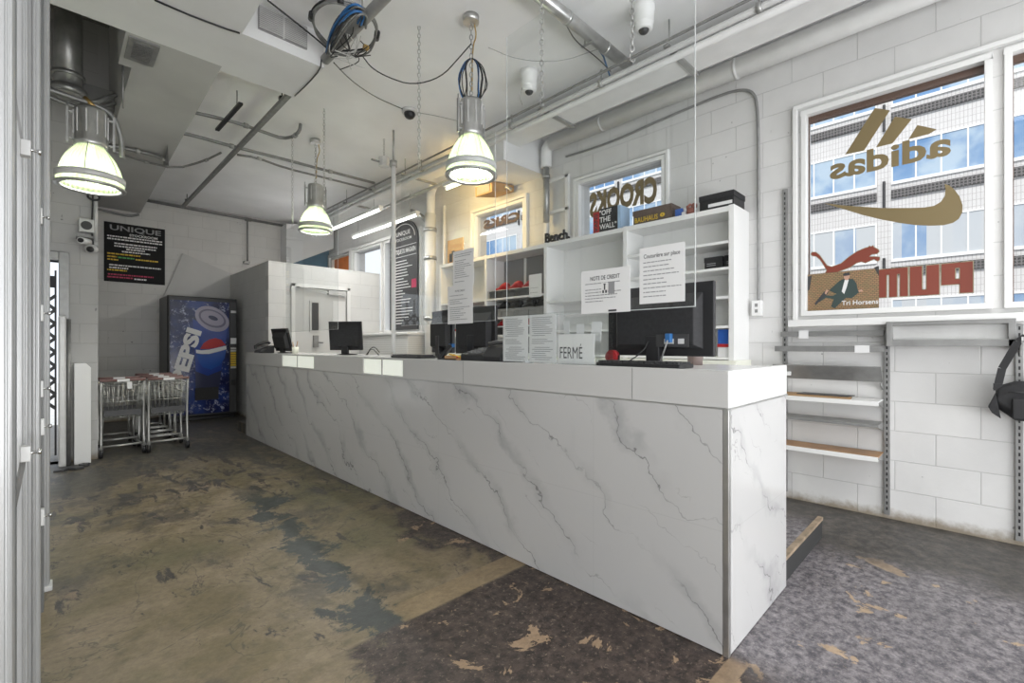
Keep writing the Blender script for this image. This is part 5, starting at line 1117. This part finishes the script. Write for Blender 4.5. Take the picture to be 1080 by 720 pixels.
for i in range(7):
    u = i / 6; y = yl + (yr - yl) * u; bulge = .012 * sin(pi * u); zt = .945 + .008 * sin(pi * u) - (.03 if i in (0, 6) else 0); zb = .74 - bulge + (.06 if i in (0, 6) else 0)
    sec.append([(bx0 - bulge - .01, y, zb + .05), (bx0 - bulge, y, zt - .05), (bx0 + .03, y, zt), (bx1 - .03, y, zt), (bx1, y, zt - .04), (bx1, y, zb + .04), (bx1 - .03, y, zb), (bx0 + .02, y, zb)])
vs = [v for s_ in sec for v in s_]; B.add(vs, [(i * 8 + k, i * 8 + (k + 1) % 8, (i + 1) * 8 + (k + 1) % 8, (i + 1) * 8 + k) for i in range(6) for k in range(8)], True); B.add(vs, [tuple(range(8))[::-1], tuple(range(48, 56))])
B.build('body', M['matte_black'], t, .018, 4)
MB().box(3.728, 3.742, -.47, -.12, .745, .86).build('front_pocket', M['black'], t, .008); MB().tube([(3.742, -.11, .892), (3.735, -.29, .90), (3.742, -.47, .892)], .004, 5, smooth=1).build('zipper', M['dark'], t)
MB().prism([(3.76, -.06, .88), (3.76, -.03, .80), (3.76, -.045, .77), (3.76, -.08, .74)], (.09, 0, 0)).build('side_gusset', M['matte_black'], t, .004)
hook = V((XW - .12, -.145, 1.30))
st = MB(); st.bar((3.80, -.065, .90), (3.80, -.085, 1.02), .034, .006, (1, 0, 0)).bar((3.80, -.085, 1.02), (3.79, -.145, 1.17), .034, .006, (1, 0, 0)).bar((3.79, -.145, 1.17), (3.79, -.175, 1.20), .034, .006, (1, 0, 0)).bar((3.79, -.175, 1.20), (3.80, -.36, 1.10), .034, .006, (1, 0, 0)).bar((3.80, -.36, 1.10), (3.80, -.47, .93), .034, .006, (1, 0, 0)).build('strap', M['black'], t)
MB().box(3.785, 3.80, -.085, -.05, .895, .935).build('buckle', M['black'], t)
t = thing('bracket', 'white shelf bracket arm holding the bag strap on the standard', 'bracket', (3.87, -.16, 1.27)); MB().prism([(XW - .02, -.165, 1.09), (XW - .02, -.165, 1.193), (XW - .19, -.165, 1.196), (XW - .19, -.165, 1.175)], (0, .008, 0)).build('arm', M['painted_metal'], t)

# ------------------------------------------------------------------ window decals
XG = 3.972
def dec(px, py): p = at(px, py, X=XG); return V((XG, p.y, p.z))
def flat(pts, m, name, parent=None, off=0): pp = [V(p) + V((-off, 0, 0)) for p in pts]; return MB().add(pp, [tuple(range(len(pp)))]).build(name, m, parent)
def c4(l, y0=0): return [dec(x / 4 + 810, y / 4 + y0) for x, y in l]
t = thing('window_decal', 'olive gold adidas three-bar logo and mirrored name on window glass', 'decal', dec(940, 150), 'brand decals on the big window')
for q, b in enumerate(([(450, 455), (515, 465), (405, 635), (325, 652)], [(535, 492), (607, 502), (525, 605), (455, 622)], [(630, 527), (712, 545), (680, 565), (592, 588)])): flat(c4(b), M['gold'], 'logo_bar', t)
a = dec(875, 188); b = dec(1003, 160); zt = dec(948, 150).z; zb = dec(948, 175).z
MB().text('adidas', (XG, b.y, zb), (0, a.y - b.y, 0), (0, 0, zt - zb), .03).build('lettering', M['gold'], t)
sw = [(235, 137), (330, 147), (480, 157), (600, 157), (660, 155), (700, 148), (728, 132), (745, 108), (749, 80), (745, 55), (765, 62), (785, 78), (808, 108), (821, 145), (820, 175), (805, 203), (780, 220), (740, 230), (680, 232), (620, 229), (560, 221), (480, 206), (400, 187), (330, 165)]
t = tag(flat(c4(sw, 180), M['gold'], 'window_decal'), 'large gold swoosh decal on the window glass', 'decal', 'brand decals on the big window')
cat_ = [(92, 125), (110, 100), (150, 100), (190, 130), (225, 180), (265, 235), (310, 248), (400, 215), (480, 150), (560, 95), (640, 60), (680, 50), (690, 33), (706, 45), (728, 30), (742, 50), (785, 72), (797, 98), (770, 125), (720, 130), (690, 145), (760, 145), (800, 150), (800, 185), (775, 200), (750, 190), (740, 180), (690, 200), (650, 218), (610, 205), (560, 220), (500, 260), (420, 290), (370, 310), (350, 330), (250, 330), (240, 310), (255, 290), (225, 240), (190, 185), (150, 150), (110, 145)]
t = thing('window_decal', 'rust red leaping cat silhouette and mirrored PUMA lettering on glass', 'decal', dec(900, 275), 'brand decals on the big window')
P9 = [dec(845 + x / 9.6, 255 + y / 9.6) for x, y in cat_]; cen = sum(P9, V((0, 0, 0))) / len(P9)
flat(P9, M['decal_edge'], 'cat_outline', t)
ins = []
for i, p in enumerate(P9):
    a, b = P9[i - 1], P9[(i + 1) % len(P9)]; tg = (b - a).normalized(); nrm = V((0, -tg.z, tg.y)); ins.append(p + nrm * .0045)
ar = sum(P9[i].y * P9[(i + 1) % len(P9)].z - P9[(i + 1) % len(P9)].y * P9[i].z for i in range(len(P9)))
if ar < 0: ins = [P9[i] * 2 - ins[i] for i in range(len(P9))]
flat(ins, M['puma'], 'cat_figure', t, .0015)
L0, L1 = dec(927, 313), dec(1026, 308); zt0 = dec(1010, 277).z; zb0 = dec(1010, 309).z; Wd = L0.y - L1.y
def lt(rects, y0, w_, m, name, off, g=0):
    l = MB()
    for (u0, u1, v0, v1) in rects: l.rect((XG - off, y0 + w_ * u0 + g, zb0 + (zt0 - zb0) * v0 + g), (0, w_ * (u1 - u0) - 2 * g, 0), (0, 0, (zt0 - zb0) * (v1 - v0) - 2 * g))
    l.build(name, m, t)
lw = Wd * .31
Ps = [(0, .42, 0, 1), (.42, 1, .42, .55), (.42, 1, .88, 1), (.62, 1, .42, 1), (0, 1, .90, 1)]
Ps = [(0, .40, 0, 1), (.401, .999, .84, 1), (.401, .999, .30, .46), (.56, .999, .461, .839)]
Us = [(0, .42, 0.0, 1), (.58, 1, .0, 1), (.421, .579, 0, .18)]
Ms = [(0, .26, 0, 1), (.37, .63, .0, 1), (.74, 1, 0, 1), (.261, .369, .80, 1), (.631, .739, .80, 1)]
for g_, m_, nm_, off in ((-.005, M['decal_edge'], 'letter_edge', 0), (0, M['puma'], 'letter', .0015)):
    lt(Ps, L1.y, lw, m_, nm_, off, g_); lt(Us, L1.y + Wd * .335, lw, m_, nm_, off, g_); lt(Ms, L1.y + Wd * .67, lw * 1.06, m_, nm_, off, g_)
# printed poster in the corner of the window
t = thing('window_poster', 'printed poster of a person in dark suit lying on brick paving', 'poster', dec(890, 305))
XQ = XG - .006; pa = at(852, 328, X=XQ); pb = at(927, 284, X=XQ)
pzt = at(890, 286, X=XQ).z; pzb = WZ[0] + .002
MB().box(XQ - .001, XQ + .002, pb.y, pa.y, pzb, pzt).build('sheet', M['brickpaper'], t)
def pp(x, y):  # crop pixels of the poster (75..785 , 340..695) onto the sheet
    u = (x - 75) / 710; v = 1 - (y - 325) / 370; return V((XQ, pa.y + (pb.y - pa.y) * u, pzb + (pzt - pzb) * v))
def pf_(l, m, nm, o): flat([pp(*q) for q in l], m, nm, t, o)
pf_([(75, 345), (120, 335), (95, 480), (75, 490)], M['dark'], 'print_corner', .0022); pf_([(740, 315), (785, 305), (785, 400)], M['dark'], 'print_corner', .0022)
pf_([(300, 500), (400, 420), (440, 400), (540, 405), (575, 450), (590, 520), (610, 530), (530, 590), (470, 585), (430, 620), (360, 680), (320, 660), (350, 590), (270, 570), (200, 610), (190, 590), (260, 545), (340, 555), (380, 540), (320, 510)], M['suit'], 'print_suit', .0024)
pf_([(250, 510), (290, 490), (290, 530), (250, 560), (160, 640), (150, 620)], M['ink'], 'print_shoe', .0026)
pf_([(460, 410), (500, 410), (480, 480), (455, 545), (430, 520)], M['paper'], 'print_shirt', .0028)
pf_([(455, 350), (505, 350), (510, 385), (490, 415), (465, 410), (450, 385)], M['skin'], 'print_face', .003); pf_([(440, 365), (455, 345), (500, 340), (515, 360), (505, 368), (460, 372)], M['ink'], 'print_hair', .0034)
pf_([(255, 525), (275, 490), (295, 500), (270, 540)], M['skin'], 'print_hand', .0030); pf_([(590, 520), (625, 512), (640, 530), (600, 535)], M['skin'], 'print_hand', .0030)
a, b = pp(430, 655), pp(780, 640); MB().text('Tri Horsens', (XQ - .003, a.y, a.z), (0, b.y - a.y, 0), (0, 0, .032), .015).build('print_lettering', M['paper'], t)
# CROOKS and second logo window
def wtext(name, s_, y0, y1, z0, z1, m, label, arch=0.0):
    mb = MB().text(s_, (XG, y0, z0), (0, y1 - y0, 0), (0, 0, z1 - z0), .05); cy = (y0 + y1) / 2; hw = (y1 - y0) / 2
    for v in mb.v:
        u = (v.y - cy) / hw; h_ = (v.z - z0) / (z1 - z0); v.z += arch * (1 - u * u) * (1 - h_) * -1 * -1
    return tag(mb.build(name, m), label, 'decal')
a = at(693, 213, X=XG); b = at(622, 227, X=XG)
wtext('window_decal', 'CROOKS', a.y, b.y, at(693, 214, X=XG).z, at(693, 184, X=XG).z, M['gold'], 'gold mirrored CROOKS lettering with arched foot on window', .025)
a = at(548, 235, X=XG); b = at(510, 240, X=XG)
wtext('window_decal', 'CRKS', a.y, b.y, 2.64, 2.76, M['brown'], 'brown mirrored lettering on the window lit warm yellow')
t = tag(MB().text('UNIQUE', (XG, 7.25, 2.25), (0, .7, 0), (0, 0, .09), .02).build('window_decal', M['paper']), 'white mirrored lettering on the farthest clear window', 'decal')
t = tag(MB().box(XG - .012, XG - .006, -1.0, -.45, 1.95, 2.35).build('window_notice', mat('blue_notice', (.15, .33, .6), .5)), 'blue notice on the glass of the window at the right edge', 'notice') if False else None

# ------------------------------------------------------------------ office building across the street
t = thing('office_building', 'white tiled office block with blue window bands across the street', 'building', (24.5, 12, -.5))
MB().box(24, 34, -8, 42, -.5, 30).build('facade_wall', M['facade'], t)
bay = 4.14; y_first = -1.15
for i in range(-1, 10):
    y0 = y_first + bay * i; y1 = y0 + 3.68
    for k in range(5):
        z1 = 9.16 + 3.1 * (k - 2); z0 = z1 - 1.45
        f = MB().box(23.93, 24.02, y0, y1, z0 - .12, z0).box(23.95, 24.02, y0, y1, z1, z1 + .06)
        for j in range(6): yy = y0 + j * (3.68 - .05) / 5; f.box(23.95, 24.02, yy, yy + .05, z0, z1)
        fr = f.build('window', M['white'], t); MB().box(23.98, 24.01, y0 + .03, y1 - .03, z0, z1).build('pane', M['office_glass'], fr)
    s_ = MB()
    for k in range(6): zz = 7.02 + 3.1 * (k - 2) + .02; s_.box(23.90, 24.01, y0, y1, zz, zz + .33)
    s_.build('pierced_band', M['pierced'], t)
    s_ = MB()
    for k in range(6): zz = 7.02 + 3.1 * (k - 2); s_.box(23.88, 24.01, y1 + .18, y1 + .27, zz - .3, zz + .75)
    s_.build('pier_slot', M['black'], t)
